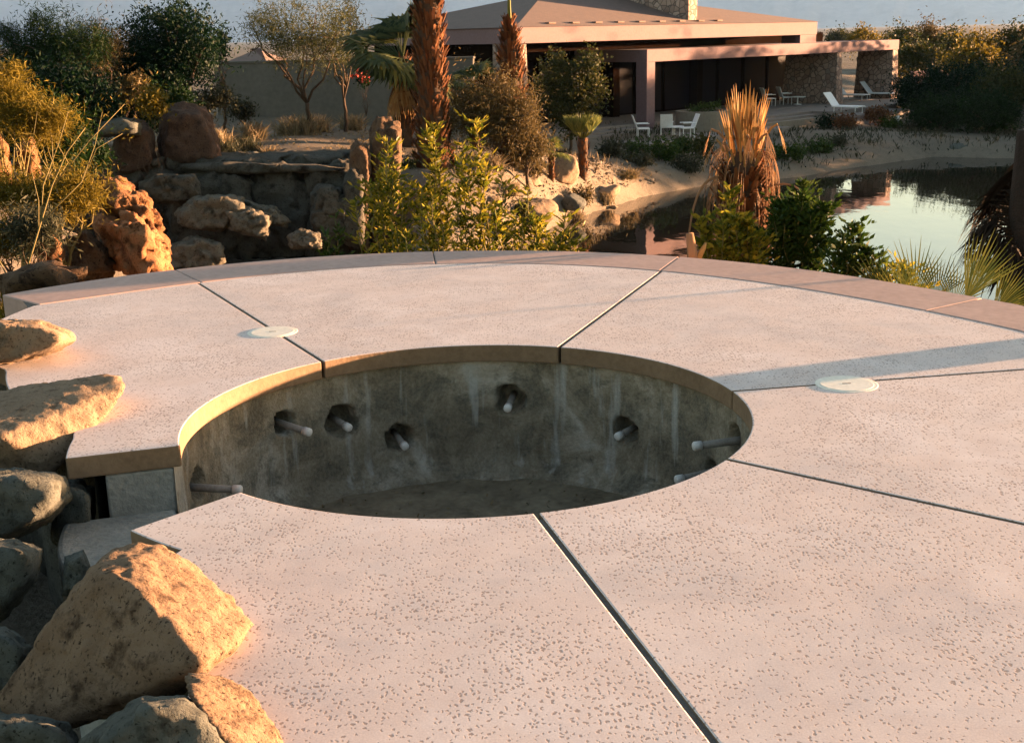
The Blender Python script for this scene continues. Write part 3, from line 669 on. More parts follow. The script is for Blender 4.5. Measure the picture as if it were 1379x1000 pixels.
cl([(230, 330), (265, 318), (300, 326), (305, 352), (280, 365), (228, 362)], 30.2, .6, 'rock_ledge', 'mossy brown boulder low in the dark at the foot of the cliff', 30)
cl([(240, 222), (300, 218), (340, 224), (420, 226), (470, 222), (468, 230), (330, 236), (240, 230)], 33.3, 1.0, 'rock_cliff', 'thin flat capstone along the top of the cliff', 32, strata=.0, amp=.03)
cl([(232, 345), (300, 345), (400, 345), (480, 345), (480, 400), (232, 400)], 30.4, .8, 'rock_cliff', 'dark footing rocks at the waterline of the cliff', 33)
# the continuous face behind the single ledges
def cliff_mass():
    x0, x1 = at(120, 300, 33.5).x, at(500, 300, 33.5).x; nx, nz = 230, 90; V = []; Fc = []
    for j in range(nz + 1):
        for i in range(nx + 1):
            x = x0 + (x1 - x0) * i / nx; t = j / nz; z = -4.4 + 3.0 * min(1, t / .86); y = 32.9 + .5 * (z + 4.4) / 3
            if t > .86: y += (t - .86) / .14 * 3.6; z = -1.36 - .16 * (t - .86) / .14
            q = Vector((x * .75, z * 1.35 + .25 * noise.noise(Vector((x, z, 3))), 2.2)); dd, pp = noise.voronoi(q)
            blk = noise.noise(pp[0] * 9.1) * .85; gr = max(0, .12 - (dd[1] - dd[0])) / .12
            k = 1 if t < .86 else max(0, 1 - (t - .86) / .14)
            y -= (blk - .35 * gr + .22 * noise.fractal(Vector((x * 1.6, z * 3.2, 7)), 1, 2, 5)) * (.25 + .75 * k)
            V.append((x, y, z + (.1 * noise.fractal(Vector((x * 1.3, y, 1)), 1, 2, 4) if t > .8 else 0)))
    w = nx + 1
    for j in range(nz):
        for i in range(nx): Fc.append((j * w + i, j * w + i + 1, (j + 1) * w + i + 1, (j + 1) * w + i))
    me = bpy.data.meshes.new('cliff'); me.from_pydata(V, [], Fc); me.update()
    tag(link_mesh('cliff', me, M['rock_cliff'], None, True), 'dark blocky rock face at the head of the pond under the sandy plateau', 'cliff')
cliff_mass()
# dark boulders on top left
hull_rock('boulder', pxhull([(212, 200), (218, 150), (245, 138), (275, 146), (292, 180), (300, 222), (250, 232), (212, 228)], 34.6, 1.), M['rock_shaded'], 'big dark brown boulder above the cliff at left', group='boulders above the cliff', sub=5, amp=.1, seed=34)
hull_rock('boulder', pxhull([(150, 215), (160, 168), (185, 160), (205, 175), (212, 232), (150, 240)], 34., .8), M['rock_shaded'], 'dark boulder with a rusty top above the layered shelf', group='boulders above the cliff', sub=4, amp=.12, seed=35)
hull_rock('boulder', pxhull([(130, 165), (165, 158), (190, 166), (188, 182), (130, 185)], 33, .8), M['rock_grey'], 'flat grey boulder under the dark trees', group='boulders above the cliff', sub=4, amp=.1, seed=36)
for k, (px, py, D, sz, lab) in enumerate([(340, 186, 36, .55, 'small round grey stone beside the spiky tufts'), (352, 196, 35, .35, 'tiny grey stone near the plateau rim'), (415, 205, 35.5, .4, 'lone stone on the bare sand of the plateau'), (310, 170, 40, .7, 'grey stone in the shade of the low bushes')]):
    p = at(px, py, D); rand_rock('boulder', (p.x, p.y, Hz(p.x, p.y) + sz * .2), (sz * 1.3, sz, sz * .8), M['rock_grey'], lab, 40 + k, group='boulders above the cliff', sub=3)
# upright rocks
G4 = 'upright rocks at the end of the cliff'
hull_rock('standing_rock', pxhull([(498, 176), (505, 162), (525, 158), (538, 168), (541, 200), (536, 250), (532, 330), (500, 330), (498, 250)], 32.5, .5, .8), M['rock_brown'], 'tall upright brown rock with a sunlit right side', 'rock', G4, 5, .08, 2.4, 30, 50, None, 0., .16)
hull_rock('standing_rock', pxhull([(472, 200), (480, 190), (494, 196), (498, 220), (496, 330), (468, 330), (470, 250)], 32.0, .4, .8), M['rock_brown'], 'shorter upright brown rock left of the tall sunlit one', 'rock', G4, 5, .1, 2.4, 30, 51, None, 0., .16)
hull_rock('standing_rock', pxhull([(462, 240), (475, 228), (490, 240), (490, 330), (462, 330)], 31.5, .4, .8), M['rock_cliff'], 'dark low rock at the foot of the two upright rocks', 'rock', G4, 4, .1, 2.4, 30, 52, None, 0., .16)
# peninsula boulders
G5 = 'boulders on the sandy bank'
def pen(px0, px1, py0, py1, D, lab, seed, mat='rock_pale', amp=.06):
    c = at((px0 + px1) / 2, (py0 + py1) / 2, D); w = (px1 - px0) * D / F; h = (py1 - py0) * D / F
    rand_rock('boulder', c, (w * 1.05, w * .9, h * 1.15), M[mat], lab, seed, .3, 18, 4, amp, 2., 18., G5)
pen(733, 781, 210, 252, 39, 'largest pinkish boulder on the sandy bank', 60)
pen(700, 745, 206, 236, 41, 'grey boulder behind the largest pinkish one', 61, 'rock_grey')
pen(690, 732, 236, 262, 37.5, 'low tan boulder left of the largest pinkish one', 62)
pen(652, 698, 228, 262, 36.5, 'pale boulder among the shrub stems', 63)
pen(640, 690, 286, 330, 33.5, 'pale boulder at the waterline behind the shrubs', 64)
pen(700, 752, 262, 300, 35.5, 'wide flat pale boulder on the lower bank', 65)
pen(752, 790, 258, 284, 38, 'grey blue boulder in the middle of the bank', 66, 'rock_grey')
pen(596, 640, 228, 262, 35.5, 'reddish boulder near the big palm foot', 67, 'rock_tan')
pen(800, 842, 248, 268, 41, 'low sandy boulder near the point of the bank', 68)
pen(560, 600, 280, 325, 33., 'dark boulder behind the shrub stems', 69, 'rock_brown')
p = at(1300, 205, 54.5); rand_rock('boulder', (p.x, p.y, p.z), (2.2, 1.2, .8), M['rock_grey'], 'grey boulder at the far waterline of the pond', 70, 0, group=G5)

# ------------------------------------------------------------------ plants
def crown_pts(blobs, nclump, per, sig, shell=.55):
    vol = np.array([b[3] * b[4] * b[5] for b in blobs]) ** .8; vol = vol / vol.sum(); P = []; D = []
    for b, v in zip(blobs, vol):
        k = max(3, int(nclump * v)); d = unit(rng.normal(size=(k, 3))); r = rng.uniform(0, 1, k)[:, None] ** shell
        r = r * (1 + .12 * rng.normal(size=(k, 1)))
        r = np.minimum(r, 1.04)
        c = d * r * np.array(b[3:6]) + np.array(b[:3])
        cs = sig * rng.uniform(.6, 1.5, k)
        ax = unit(d * .8 + rng.normal(size=(k, 3)) * .6); u = rng.uniform(-1, 0, k * per)
        pp = np.repeat(c, per, 0) + np.repeat(ax, per, 0) * (u * 3.2 * np.repeat(cs, per))[:, None] + rng.normal(size=(k * per, 3)) * (np.repeat(cs, per) * .38)[:, None]
        dd = np.repeat(ax, per, 0) * .6 + rng.normal(size=(k * per, 3)) * .7 + np.array([0, 0, .15])
        P.append(pp); D.append(dd)
    return np.concatenate(P), np.concatenate(D)
def limb(mb, a, b, r0, r1, wob=.12, n=6, seg=6):
    a, b = Vector(a), Vector(b); L = (b - a).length; pts = []
    for i in range(n + 1):
        t = i / n; q = a.lerp(b, t) + Vector((random.gauss(0, 1), random.gauss(0, 1), random.gauss(0, .5))) * wob * L * .25 * math.sin(PI * t); pts.append(q)
    mb.tube(pts, [r0 + (r1 - r0) * i / n for i in range(n + 1)], seg); return pts
def tree(name, label, cat, base, blobs, nclump, per, sig, L, Wd, lmat, tmat, trunk_r=.12, fork=.35, group=None, nlimb=9, trunks=1, shell=.55, droop=0.):
    """base: world point; blobs relative to base: (x,y,z,rx,ry,rz)"""
    t = empty(name, base); tag(t, label, cat, group); mb = MB()
    zc = sum(b[2] for b in blobs) / len(blobs)
    for k in range(trunks):
        off = Vector((random.uniform(-.3, .3), random.uniform(-.3, .3), 0)) * (1 if trunks > 1 else 0)
        fk = Vector((off.x * 3 + random.uniform(-.1, .1), off.y * 2, max(.15, zc * fork)))
        limb(mb, (off.x, off.y, -.15), fk, trunk_r, trunk_r * .7, .1)
        for j in range(nlimb):
            b = random.choice(blobs); d = Vector((random.gauss(0, 1), random.gauss(0, 1), random.gauss(0, .8))).normalized() * random.uniform(.3, .9)
            e = Vector((b[0] + d.x * b[3], b[1] + d.y * b[4], b[2] + d.z * b[5]))
            pts = limb(mb, fk, e, trunk_r * .5, trunk_r * .08, .25)
            for _ in range(3):
                s = pts[random.randint(2, 5)]; e2 = s + Vector((random.gauss(0, 1) * b[3], random.gauss(0, 1) * b[4], random.gauss(.2, .7) * b[5])) * .4
                limb(mb, s, e2, trunk_r * .18, trunk_r * .05, .3, 4, 5)
    mb.build('trunk', tmat, t, True)
    P, D = crown_pts(blobs, nclump, per, sig, shell)
    ok = P[:, 2] > .02; P, D = P[ok], D[ok]
    D[:, 2] -= droop
    n = len(P)
    quads('crown', leafquads(P, D, L * rng.uniform(.6, 1.4, n), Wd * rng.uniform(.7, 1.3, n)), lmat, t)
    return t
def gp(px, D, py=None):
    """ground point under pixel column px at depth D"""
    p = at(px, py if py else 200, D); return Vector((p.x, p.y, Hz(p.x, p.y)))
def bush(name, label, cat, px, py0, py1, wpx, D, lmat, n=260, per=9, L=.1, Wd=.05, group=None, base=None, trunk=.03, sig=.12, nb=3, shell=.5, droop=0., bark=None, depth=.8):
    """bush whose crown spans py0..py1 and wpx wide at depth D, rooted in the ground below"""
    b = gp(px, D); top = at(px, py0, D).z; bot = max(at(px, py1, D).z, b.z); w = wpx * D / F
    hc = (top + bot) / 2 - b.z; rz = max(.12, (top - bot) / 2); bl = []
    for k in range(nb):
        s = .55 if nb > 1 else 1.
        f = ((k + .5) / nb - .5) * 2; ox = f * w / 2 * (1 - s) * 1.35; zr = rz * random.uniform(.62, .95) * (1 - .22 * f * f)
        bl.append((ox, random.uniform(-.2, .2) * w, hc + (rz - zr) * random.uniform(-.7, .9), w / 2 * s * random.uniform(.8, 1.1), w / 2 * depth * s, zr))
    if nb > 2:
        k = random.randrange(nb); bl[k] = (bl[k][0], bl[k][1], hc + rz * .3, bl[k][3], bl[k][4], rz * .7)
        for _ in range(nb):
            a = random.uniform(0, PI); bl.append((math.cos(a) * w * .42, random.uniform(-.25, .25) * w, hc + math.sin(a) * rz * .72, w * random.uniform(.08, .16), w * .14, rz * random.uniform(.18, .34)))
    return tree(name, label, cat, b, bl, n, per, sig, L, Wd, lmat, bark or M['bark'], trunk, .3, group, 7, 1, shell, droop)

def stem_shrub(name, label, px0, px1, py0, D, mat, nst=9, group=None, L=.074, Wd=.023, spread=.35, dens=46, cat='shrub'):
    """upright leafy stems rising from one root"""
    pc = (px0 + px1) / 2; b = gp(pc, D); t = empty(name, b); tag(t, label, cat, group); mb = MB(); P = []; Dr = []
    w = (px1 - px0) * D / F; top = at(pc, py0, D).z - b.z
    for k in range(nst):
        fx = (k + .5) / nst - .5 + random.uniform(-.06, .06); hh = top * (1 - .75 * abs(fx) ** 1.2 * random.uniform(.4, 1.3)) * random.uniform(.82, 1.)
        if k == nst // 2: hh = top
        e = Vector((fx * w, random.uniform(-.5, .5) * w * .6, hh)); pts = limb(mb, (fx * .15, random.uniform(-.05, .05), -.05), e, .012, .004, .12, 8, 5)
        nl = int(dens * hh * 1.4)
        for i in range(nl):
            u = 1 - (random.random() ** 1.25) * .72; q = u * 8; i0 = min(7, int(q)); p = pts[i0].lerp(pts[i0 + 1], q - i0)
            a = random.uniform(0, 2 * PI); d = Vector((math.cos(a), math.sin(a), random.uniform(.3, 1.3)))
            P.append(p[:]); Dr.append(d[:])
            if random.random() < .35:
                tw = Vector((math.cos(a), math.sin(a), .5)) * random.uniform(.05, .16)
                for _ in range(5): P.append((p + tw * random.random())[:]); a2 = a + random.uniform(-1, 1); Dr.append((math.cos(a2), math.sin(a2), random.uniform(.2, 1.2)))
    mb.build('stems', M['bark_green'], t, True)
    n = len(P); quads('leaves', leafquads(P, Dr, L * rng.uniform(.4, 1.35, n), Wd * rng.uniform(.6, 1.3, n)), mat, t)
    return t
def tuft(name, label, p, h, w, mat, n=260, group=None, cat='grass tuft', bw=.012, arch=.35):
    t = quads(name, np.zeros((0, 4, 3)), None) if False else None
    a = rng.uniform(0, 2 * PI, n); tilt = np.abs(rng.normal(0, .5, n)); L = h * rng.uniform(.55, 1.1, n)
    d = np.stack([np.cos(a) * np.sin(tilt), np.sin(a) * np.sin(tilt), np.cos(tilt)], 1)
    P0 = np.stack([rng.normal(0, w * .18, n), rng.normal(0, w * .18, n), np.full(n, -.02)], 1)
    s = unit(np.cross(d, rng.normal(size=(n, 3)))) * bw
    M1 = P0 + d * (L * .55)[:, None]; T = M1 + (d * .8 + np.stack([np.cos(a) * arch, np.sin(a) * arch, -np.full(n, arch * .4)], 1)) * (L * .45)[:, None]
    q = np.concatenate([np.stack([P0 - s, P0 + s, M1 + s * .8, M1 - s * .8], 1), np.stack([M1 - s * .8, M1 + s * .8, T + s * .15, T - s * .15], 1)])
    o = quads(name, q, mat); o.location = p; tag(o, label, cat, group); return o

def fan_leaf(P, d, up, R, nseg=22, spread=2.4, w=.03, droop=.25, fold=.12):
    """list of quads: fan of narrow pleated segments from hub P along d"""
    P = Vector(P); d = Vector(d).normalized(); s = d.cross(Vector(up)); s = s.normalized() if s.length > 1e-4 else Vector((1, 0, 0)); nn = s.cross(d).normalized(); out = []
    for k in range(nseg):
        f = (k + .5) / nseg - .5; a = f * spread; L = R * (1 - .35 * abs(f) ** 1.5) * random.uniform(.85, 1.08)
        v = d * math.cos(a) + s * math.sin(a); side = (v.cross(nn)).normalized() * w * (R / .8)
        z = nn * (fold * (1 if k % 2 else -1) * w)
        m = P + v * L * .58 + z; e = P + v * L + Vector((0, 0, -droop * L * random.uniform(.4, 1.3)))
        out.append([P - side * .12, P + side * .12, m + side, m - side]); out.append([m - side, m + side, e + side * .06, e - side * .06])
    return out
def petiole(mb, a, b, r=.012, sag=.0):
    a, b = Vector(a), Vector(b); m = a.lerp(b, .5) + Vector((0, 0, sag)); mb.tube([a, m, b], [r * 1.3, r, r * .7], 5)
def boots(rad, z0, z1, n, L=.16, Wd=.09):
    q = []
    for k in range(n):
        z = z0 + (z1 - z0) * random.random(); a = random.uniform(0, 2 * PI); r = rad(z) * random.uniform(.92, 1.06)
        u = Vector((math.cos(a), math.sin(a), 0)); t = Vector((-u.y, u.x, 0)); b = u * r * .96 + Vector((0, 0, z)); l = L * random.uniform(.4, 1.7); w = Wd * random.uniform(.4, 1.3); t = (t + u * random.uniform(-.3, .3) + Vector((0, 0, random.uniform(-.35, .35)))).normalized()
        e = b + u * l * random.uniform(.35, .8) + Vector((0, 0, l * random.uniform(.6, 1.)))
        q.append([b - t * w * .5, b + t * w * .5, e + t * w * .22, e - t * w * .22])
        k2 = b - Vector((0, 0, w * .7)); q.append([k2 - t * w * .35, k2 + t * w * .35, e + t * w * .2 , e - t * w * .2])
    return q
def palm(name, label, px, D, ztop, rfun, crown=True, nb=420, fr=26, R=.9, lmat=None, base=None, group=None, bootL=.16, bootW=.09, pet=1.0, skirt=0, fan_w=.03, tilt=(-.5, 1.2)):
    b = base or gp(px, D); t = empty(name, b); tag(t, label, 'palm tree', group); hh = ztop - b.z
    zs = [-.2 + (hh + .2) * i / 14 for i in range(15)]
    MB().tube([(0, 0, z) for z in zs], [rfun(z / hh) * .93 for z in zs], 16).build('trunk', M['palm_bark'], t, True)
    quads('boots', np.array([[p[:] for p in f] for f in boots(lambda z: rfun(z / hh), 0, hh, nb, bootL, bootW)]), M['boot'], t)
    if crown:
        for k in range(fr):
            mb = MB(); a = k * 2.4; el = tilt[0] + (tilt[1] - tilt[0]) * ((k * .618) % 1); u = Vector((math.cos(a) * math.cos(el), math.sin(a) * math.cos(el), math.sin(el)))
            p0 = Vector((0, 0, hh - .05)) + Vector((u.x, u.y, 0)) * rfun(1) * .5; p1 = p0 + u * pet * random.uniform(.8, 1.2)
            petiole(mb, p0, p1, .018, .06)
            q = fan_leaf(p1, u + Vector((0, 0, -.15)), (0, 0, 1), R * random.uniform(.85, 1.1), 20, 2.9, fan_w, .3)
            n0 = len(mb.v)
            for f in q: mb.poly(f)
            mb.build('frond', lmat or M['palm_green'], t)
    if skirt:
        q = []
        for k in range(skirt):
            a = random.uniform(0, 2 * PI); u = Vector((math.cos(a), math.sin(a), 0)); z = hh * random.uniform(.55, .95); r = rfun(z / hh)
            q += fan_leaf(u * r + Vector((0, 0, z)), u * .25 + Vector((0, 0, -1)), u, R * .8, 8, 1.0, .03, .1)
        quads('skirt', np.array([[p[:] for p in f] for f in q]), M['frond_dead'], t)
    return t

# ---- palms on the sandy bank
b = gp(584, 36.5, 210)
palm('palm_tree', 'big fan palm trunk thick with cut leaf boots, cut by the top of the photo', 584, 35.4, 4.6, lambda f: .42 - .06 * f + .16 * math.exp(-f * 9) , True, 1200, 30, 1.0, None, None, 'palms on the sandy bank', .2, .12, 1.2)
palm('palm_tree', 'slimmer trimmed palm trunk tapering to one yellow green spear in front of the house', 690, 37.5, at(686, 28, 37.5).z, lambda f: (.36 - .02 * f) * (1 if f < .72 else max(.14, 1 - (f - .72) * 2.9)), False, 900, 0, .8, None, None, 'palms on the sandy bank', .19, .11)
sp = [o for o in bpy.data.objects if o.name.startswith('palm_tree')][-1]
hh = at(686, 28, 37.5).z - sp.location.z
mb = MB(); mb.tube([(0, 0, hh - .5), (0, .0, hh + .4), (.03, 0, hh + 1.6)], [.09, .05, .02], 8)
for k in range(6):
    a = k * 1.05; d = Vector((math.cos(a) * .35, math.sin(a) * .35, 1))
    for f in fan_leaf((0.03, 0, hh + .9 + .1 * k), d, (1, 0, 0), .8, 8, .7, .03, 0): mb.poly(f)
mb.build('spear', M['palm_yellow'], sp)
# green fan palm behind the big trunk
b = gp(548, 41.5, 170)
palm('palm_tree', 'short green fan palm with a full crown behind the big trunk', 546, 41.5, at(546, 76, 41.5).z, lambda f: .28, True, 200, 44, 1.2, M['palm_green'], None, 'palms on the sandy bank', .2, .12, .95, 20, .05, (-.7, 1.45))
palm('palm_tree', 'small green fan palm between the two trunks', 640, 42, at(640, 112, 42).z, lambda f: .2, True, 80, 16, .75, M['palm_green'], None, 'palms on the sandy bank', .14, .1, .45, 0, .045)
# small clipped palm with brush crown
palm('palm_tree', 'small palm with a slim orange trunk and brush shaped green top beside the boulder', 785, 40.5, at(785, 186, 40.5).z, lambda f: .14 + .03 * f, False, 160, 0, .6, None, None, 'palms on the sandy bank', .1, .07)
sp = [o for o in bpy.data.objects if o.name.startswith('palm_tree') and o.parent is None][-1]; hh = at(785, 186, 40.5).z - sp.location.z
for k in range(34):
    a = k * 2.4; r = .62 * math.sqrt((k + .5) / 34); el = Vector((math.cos(a) * r, math.sin(a) * r, .42)); mb = MB()
    petiole(mb, (0, 0, hh - .05), Vector((0, 0, hh - .05)) + el * .6, .014)
    for f in fan_leaf(Vector((0, 0, hh - .05)) + el * .6, el.normalized() + Vector((0, 0, .9)), (math.cos(a), math.sin(a), .1), .62, 14, 1.5, .035, .02): mb.poly(f)
    mb.build('frond', M['palm_yellow'] if r > .34 else M['palm_green'], sp)
palm('palm_tree', 'tiny young palm with an orange stem left of the pinkish boulder', 742, 38.3, at(742, 205, 38.3).z, lambda f: .09, True, 50, 12, .45, M['palm_yellow'], None, 'palms on the sandy bank', .08, .06, .22, 0, .04, (-.1, 1.4))

# ---- dead bundled palm behind the coping
b = gp(1000, 12.2, 300); t = empty('palm_tree', b); tag(t, 'dead palm with its orange fronds bundled upright, behind the coping', 'palm tree')
z_neck = at(1000, 235, 12.2).z - b.z; z_top = at(1000, 106, 12.2).z - b.z
rf = lambda z: .25 - .06 * z / z_neck
MB().tube([(0, 0, -.2), (0, 0, z_neck * .5), (0, 0, z_neck), (0, 0, z_neck + .22)], [.26, .22, .17, .08], 16).build('trunk', M['palm_bark'], t, True)
quads('boots', np.array([[p[:] for p in f] for f in boots(rf, 0, z_neck + .1, 420, .15, .07)]), M['boot'], t)
for k in range(20):
    a = k * 2.4; f_ = math.sqrt((k + .5) / 20); rr = .02 + .08 * f_; lean = .32 * f_ * random.uniform(.8, 1.2); mb = MB()
    p0 = Vector((math.cos(a) * rr, math.sin(a) * rr, z_neck - .05)); u = Vector((math.cos(a) * lean, math.sin(a) * lean, 1)).normalized()
    HH = (z_top - z_neck) * (1.06 - .34 * f_ ** 2) * random.uniform(.86, 1.06); L = HH * random.uniform(.42, .55); p1 = p0 + u * L; mb.tube([p0, p0 + u * L * .5, p1], [.017, .013, .009], 5)
    for f in fan_leaf(p1 - u * .12, u, (math.cos(a), math.sin(a), 0), HH - L + .12, 5, .40, .019, random.uniform(-.05, .14)): mb.poly(f)
    mb.build('frond', M['frond_dead'], t)
def strand(mb, p0, out, L, drop, w=.010, n=9):
    pts = []
    for i in range(n + 1):
        s = i / n; pts.append(Vector(p0) + Vector(out) * L * math.sin(s * 1.7) / 1.0 + Vector((0, 0, L * .25 * math.sin(s * PI) - drop * s ** 2)))
    mb.tube(pts, [w * (1 - .6 * i / n) for i in range(n + 1)], 5)
for k in range(40):
    mb = MB(); a = random.uniform(0, 2 * PI)
    for j in range(4):
        a2 = a + random.gauss(0, .25); z = z_neck * random.uniform(.6, 1.15); p0 = (math.cos(a2) * .2, math.sin(a2) * .2, z)
        strand(mb, p0, (math.cos(a2), math.sin(a2), 0), random.uniform(.03, .2), random.uniform(.2, .8), .005)
    mb.build('hanging_fibre', M['frond_pale'], t)
for k in range(20):
    a = k * 2.4 + .4; u = Vector((math.cos(a), math.sin(a), 0)); p0 = u * .2 + Vector((0, 0, z_neck * random.uniform(.75, 1.25))); p1 = p0 + u * random.uniform(.04, .16) + Vector((0, 0, random.uniform(.0, .14))); mb = MB()
    petiole(mb, p0, p1, .012, .02)
    for f in fan_leaf(p1, u * random.uniform(.1, .5) + Vector((0, 0, -1)), u, random.uniform(.2, .38), 8, .7, .011, .15): mb.poly(f)
    mb.build('drooping_frond', M['frond_pale'] if k % 3 else M['frond_dead'], t)
mb = MB(); strand(mb, (-.2, -.05, z_neck * .98), (-1, -.2, 0), .36, 1.0, .018, 12); mb.build('drooping_stalk', M['frond_pale'], t)
mb = MB(); strand(mb, (.2, -.05, z_neck * .92), (1, -.3, 0), .42, .45, .012, 12); mb.build('drooping_stalk', M['frond_pale'], t)

# ---- dark hanging palm at the right border
b = gp(1380, 11.0, 300); t = empty('palm_tree', b); tag(t, 'dark palm with drooping dead fronds at the right border', 'palm tree')
zt = at(1392, 175, 11.).z - b.z
MB().tube([(0, 0, -.2), (.0, 0, zt * .5), (0, 0, zt)], [.16, .15, .13], 14).build('trunk', M['trunk_dark'], t, True)
for k in range(130):
    mb = MB(); a = k * 2.4; fz = (k * .618) % 1; z = zt * (.2 + .8 * fz); u = Vector((math.cos(a), math.sin(a), 0)); p0 = u * .12 + Vector((0, 0, z)); p1 = p0 + u * random.uniform(.06, .30 - .16 * fz) + Vector((0, 0, random.uniform(-.05, .08)))
    petiole(mb, p0, p1, .012)
    for f in fan_leaf(p1, u * random.uniform(.1, .9) + Vector((random.uniform(-.3, .3), 0, -1)), u,   .36 * random.uniform(.6, 1.3), 7, 1.5, .036, random.uniform(0, .4), .8): mb.poly(f)
    mb.build('frond', M['frond_dark'], t)
# ---- green fan palm tips behind the coping at right
b = gp(1262, 8.6, 380); b.z = -.85; t = empty('palm_tree', b); tag(t, 'low green fan palm with spread leaf blades behind the coping', 'palm tree')
MB().tube([(0, 0, -.2), (0, 0, .3)], [.14, .1], 12).build('trunk', M['palm_bark'], t, True)
for (px, py, R, dx, lm, sp_) in ((1232, 402, .44, .0, 'palm_yellow', 1.5), (1300, 404, .52, .55, 'palm_yellow', 1.1), (1262, 402, .34, .2, 'palm_green', 1.7), (1190, 398, .34, -.6, 'palm_green', 1.6), (1338, 420, .4, .9, 'palm_yellow', 1.3), (1215, 410, .3, -.2, 'palm_yellow', 1.8), (1285, 412, .34, .3, 'palm_yellow', 1.8)):
    mb = MB(); h = at(px, py, 8.5 + random.uniform(-.15, .25)) - b; petiole(mb, (0, 0, .25), h, .011, .02)
    for f in fan_leaf(h, (dx, .15, 1.), (0, -1, .1), R, 17, sp_, .0115, .03): mb.poly(f)
    mb.build('frond', M[lm], t)

# ---- leafy shrubs just past the coping
G6 = 'leafy shrubs behind the coping'
stem_shrub('leafy_shrub', 'leafy shrub with yellow green stems in front of the upright rocks', 472, 566, 205, 11.2, M['oleander'], 12, G6, dens=34)
stem_shrub('leafy_shrub', 'tall narrow leafy shrub in front of the big palm trunk', 560, 604, 165, 11.6, M['oleander'], 6, G6, dens=52)
stem_shrub('leafy_shrub', 'tall leafy shrub right of the big palm trunk, ending in one spire', 606, 668, 166, 11.0, M['oleander'], 8, G6, dens=48)
stem_shrub('leafy_shrub', 'lower leafy shrub in front of the sandy bank', 676, 740, 255, 10.8, M['oleander'], 9, G6, dens=50)
stem_shrub('leafy_shrub', 'smallest yellow green shrub at the water edge, seen over the coping', 742, 776, 290, 10.6, M['oleander'], 5, G6, dens=60)
stem_shrub('leafy_shrub', 'slim leafy spire between the tall shrub and the lower bank shrub', 652, 684, 228, 11.3, M['oleander'], 4, G6, dens=52)
stem_shrub('leafy_shrub', 'slim leafy spire at the left of the shrub row', 505, 534, 190, 11.8, M['oleander'], 4, G6, dens=52)
stem_shrub('leafy_shrub', 'sprig of green leaves in front of the dark cliff foot', 420, 462, 306, 10.8, M['deep_green'], 6, G6, dens=50)
stem_shrub('leafy_shrub', 'leafy shrub low between the tall ones and the joint', 530, 640, 262, 10.7, M['oleander'], 9, G6, dens=20)
stem_shrub('leafy_shrub', 'yellow green shrub around the foot of the dead palm', 944, 1040, 262, 10.6, M['oleander'], 13, G6, L=.07, Wd=.03, dens=95)
stem_shrub('leafy_shrub', 'dense dark green shrub right of the dead palm', 1030, 1122, 246, 11.0, M['deep_green'], 16, G6, L=.07, Wd=.03, dens=120)
stem_shrub('leafy_shrub', 'low green shrub against the bright water', 1110, 1196, 304, 10.0, M['deep_green'], 11, G6, L=.075, Wd=.03, dens=80)
stem_shrub('leafy_shrub', 'low yellow green shrub under the fan palm blades', 1180, 1262, 356, 9.2, M['oleander'], 11, G6, L=.06, Wd=.026, dens=110)
# broken pink stub at the coping
p = at(930, 345, 9.6); t = empty('plant_stub', (p.x, p.y, -.6)); tag(t, 'broken pinkish stalk sticking up behind the coping joint', 'stub')
MB().tube([(0.05, 0, -.4), (.03, 0, .45), (-.01, 0, .70)], [.05, .045, .03], 8).build('stalk', M['frond_pale'], t, True)
MB().tube([(0.03, 0, .44), (.1, 0, .58), (.12, .02, .62)], [.03, .02, .008], 8).build('splinter', M['frond_dead'], t, True)

# ---- feathery olive shrub and tree by the house
def feather(label, px, py0, py1, w, D, mat, n, name='desert_tree', cat='tree', group=None, trunk=.07, droop=.35, L=.16, Wd=.022, per=14, sig=.16, nb=4, bark=None):
    return bush(name, label, cat, px, py0, py1, w, D, M[mat], n, per, L, Wd, group, None, trunk, sig, nb, .5, droop, bark)
feather('wide feathery olive brown tree between the palm trunks', 664, 100, 236, 130, 36.0, 'olive_dry', 900, L=.15, Wd=.028, sig=.22, per=18)
feather('lower olive brown bush right of the slimmer trunk', 712, 162, 238, 54, 36.6, 'olive_dry', 320, L=.14, Wd=.028, sig=.2, per=16)
bush('garden_tree', 'round leafed green tree standing before the dark porch', 'tree', 768, 58, 205, 98, 46, M['mid_green'], 560, 14, .13, .075, None, None, .07, .2, 4, .45)
G7 = 'low shrubs on the sandy bank'
for k, (px, y0, y1, w, D, mt, lab) in enumerate([(800, 240, 262, 34, 41.5, 'olive_dry', 'dry yellow shrub on the bank right of the small palm'), (840, 240, 264, 46, 42.8, 'olive_dry', 'rounded dry shrub near the point of the bank'), (718, 215, 240, 30, 37.4, 'olive_dry', 'dull shrub left of the tiny young palm'),
        (786, 250, 275, 36, 38.8, 'olive_dry', 'low olive shrub below the pinkish boulder'), (700, 275, 300, 28, 35, 'mid_green', 'small green shrub on the lower bank'), (622, 250, 300, 40, 34.6, 'olive_dry', 'dull shrub at the foot of the big palm'), (545, 225, 260, 30, 35, 'mid_green', 'green shrub behind the tall upright rock')]):
    bush('shrub', lab, 'shrub', px, y0, y1, w, D, M[mt], 60, 9, .13, .04, G7, None, .02, .12, 2)
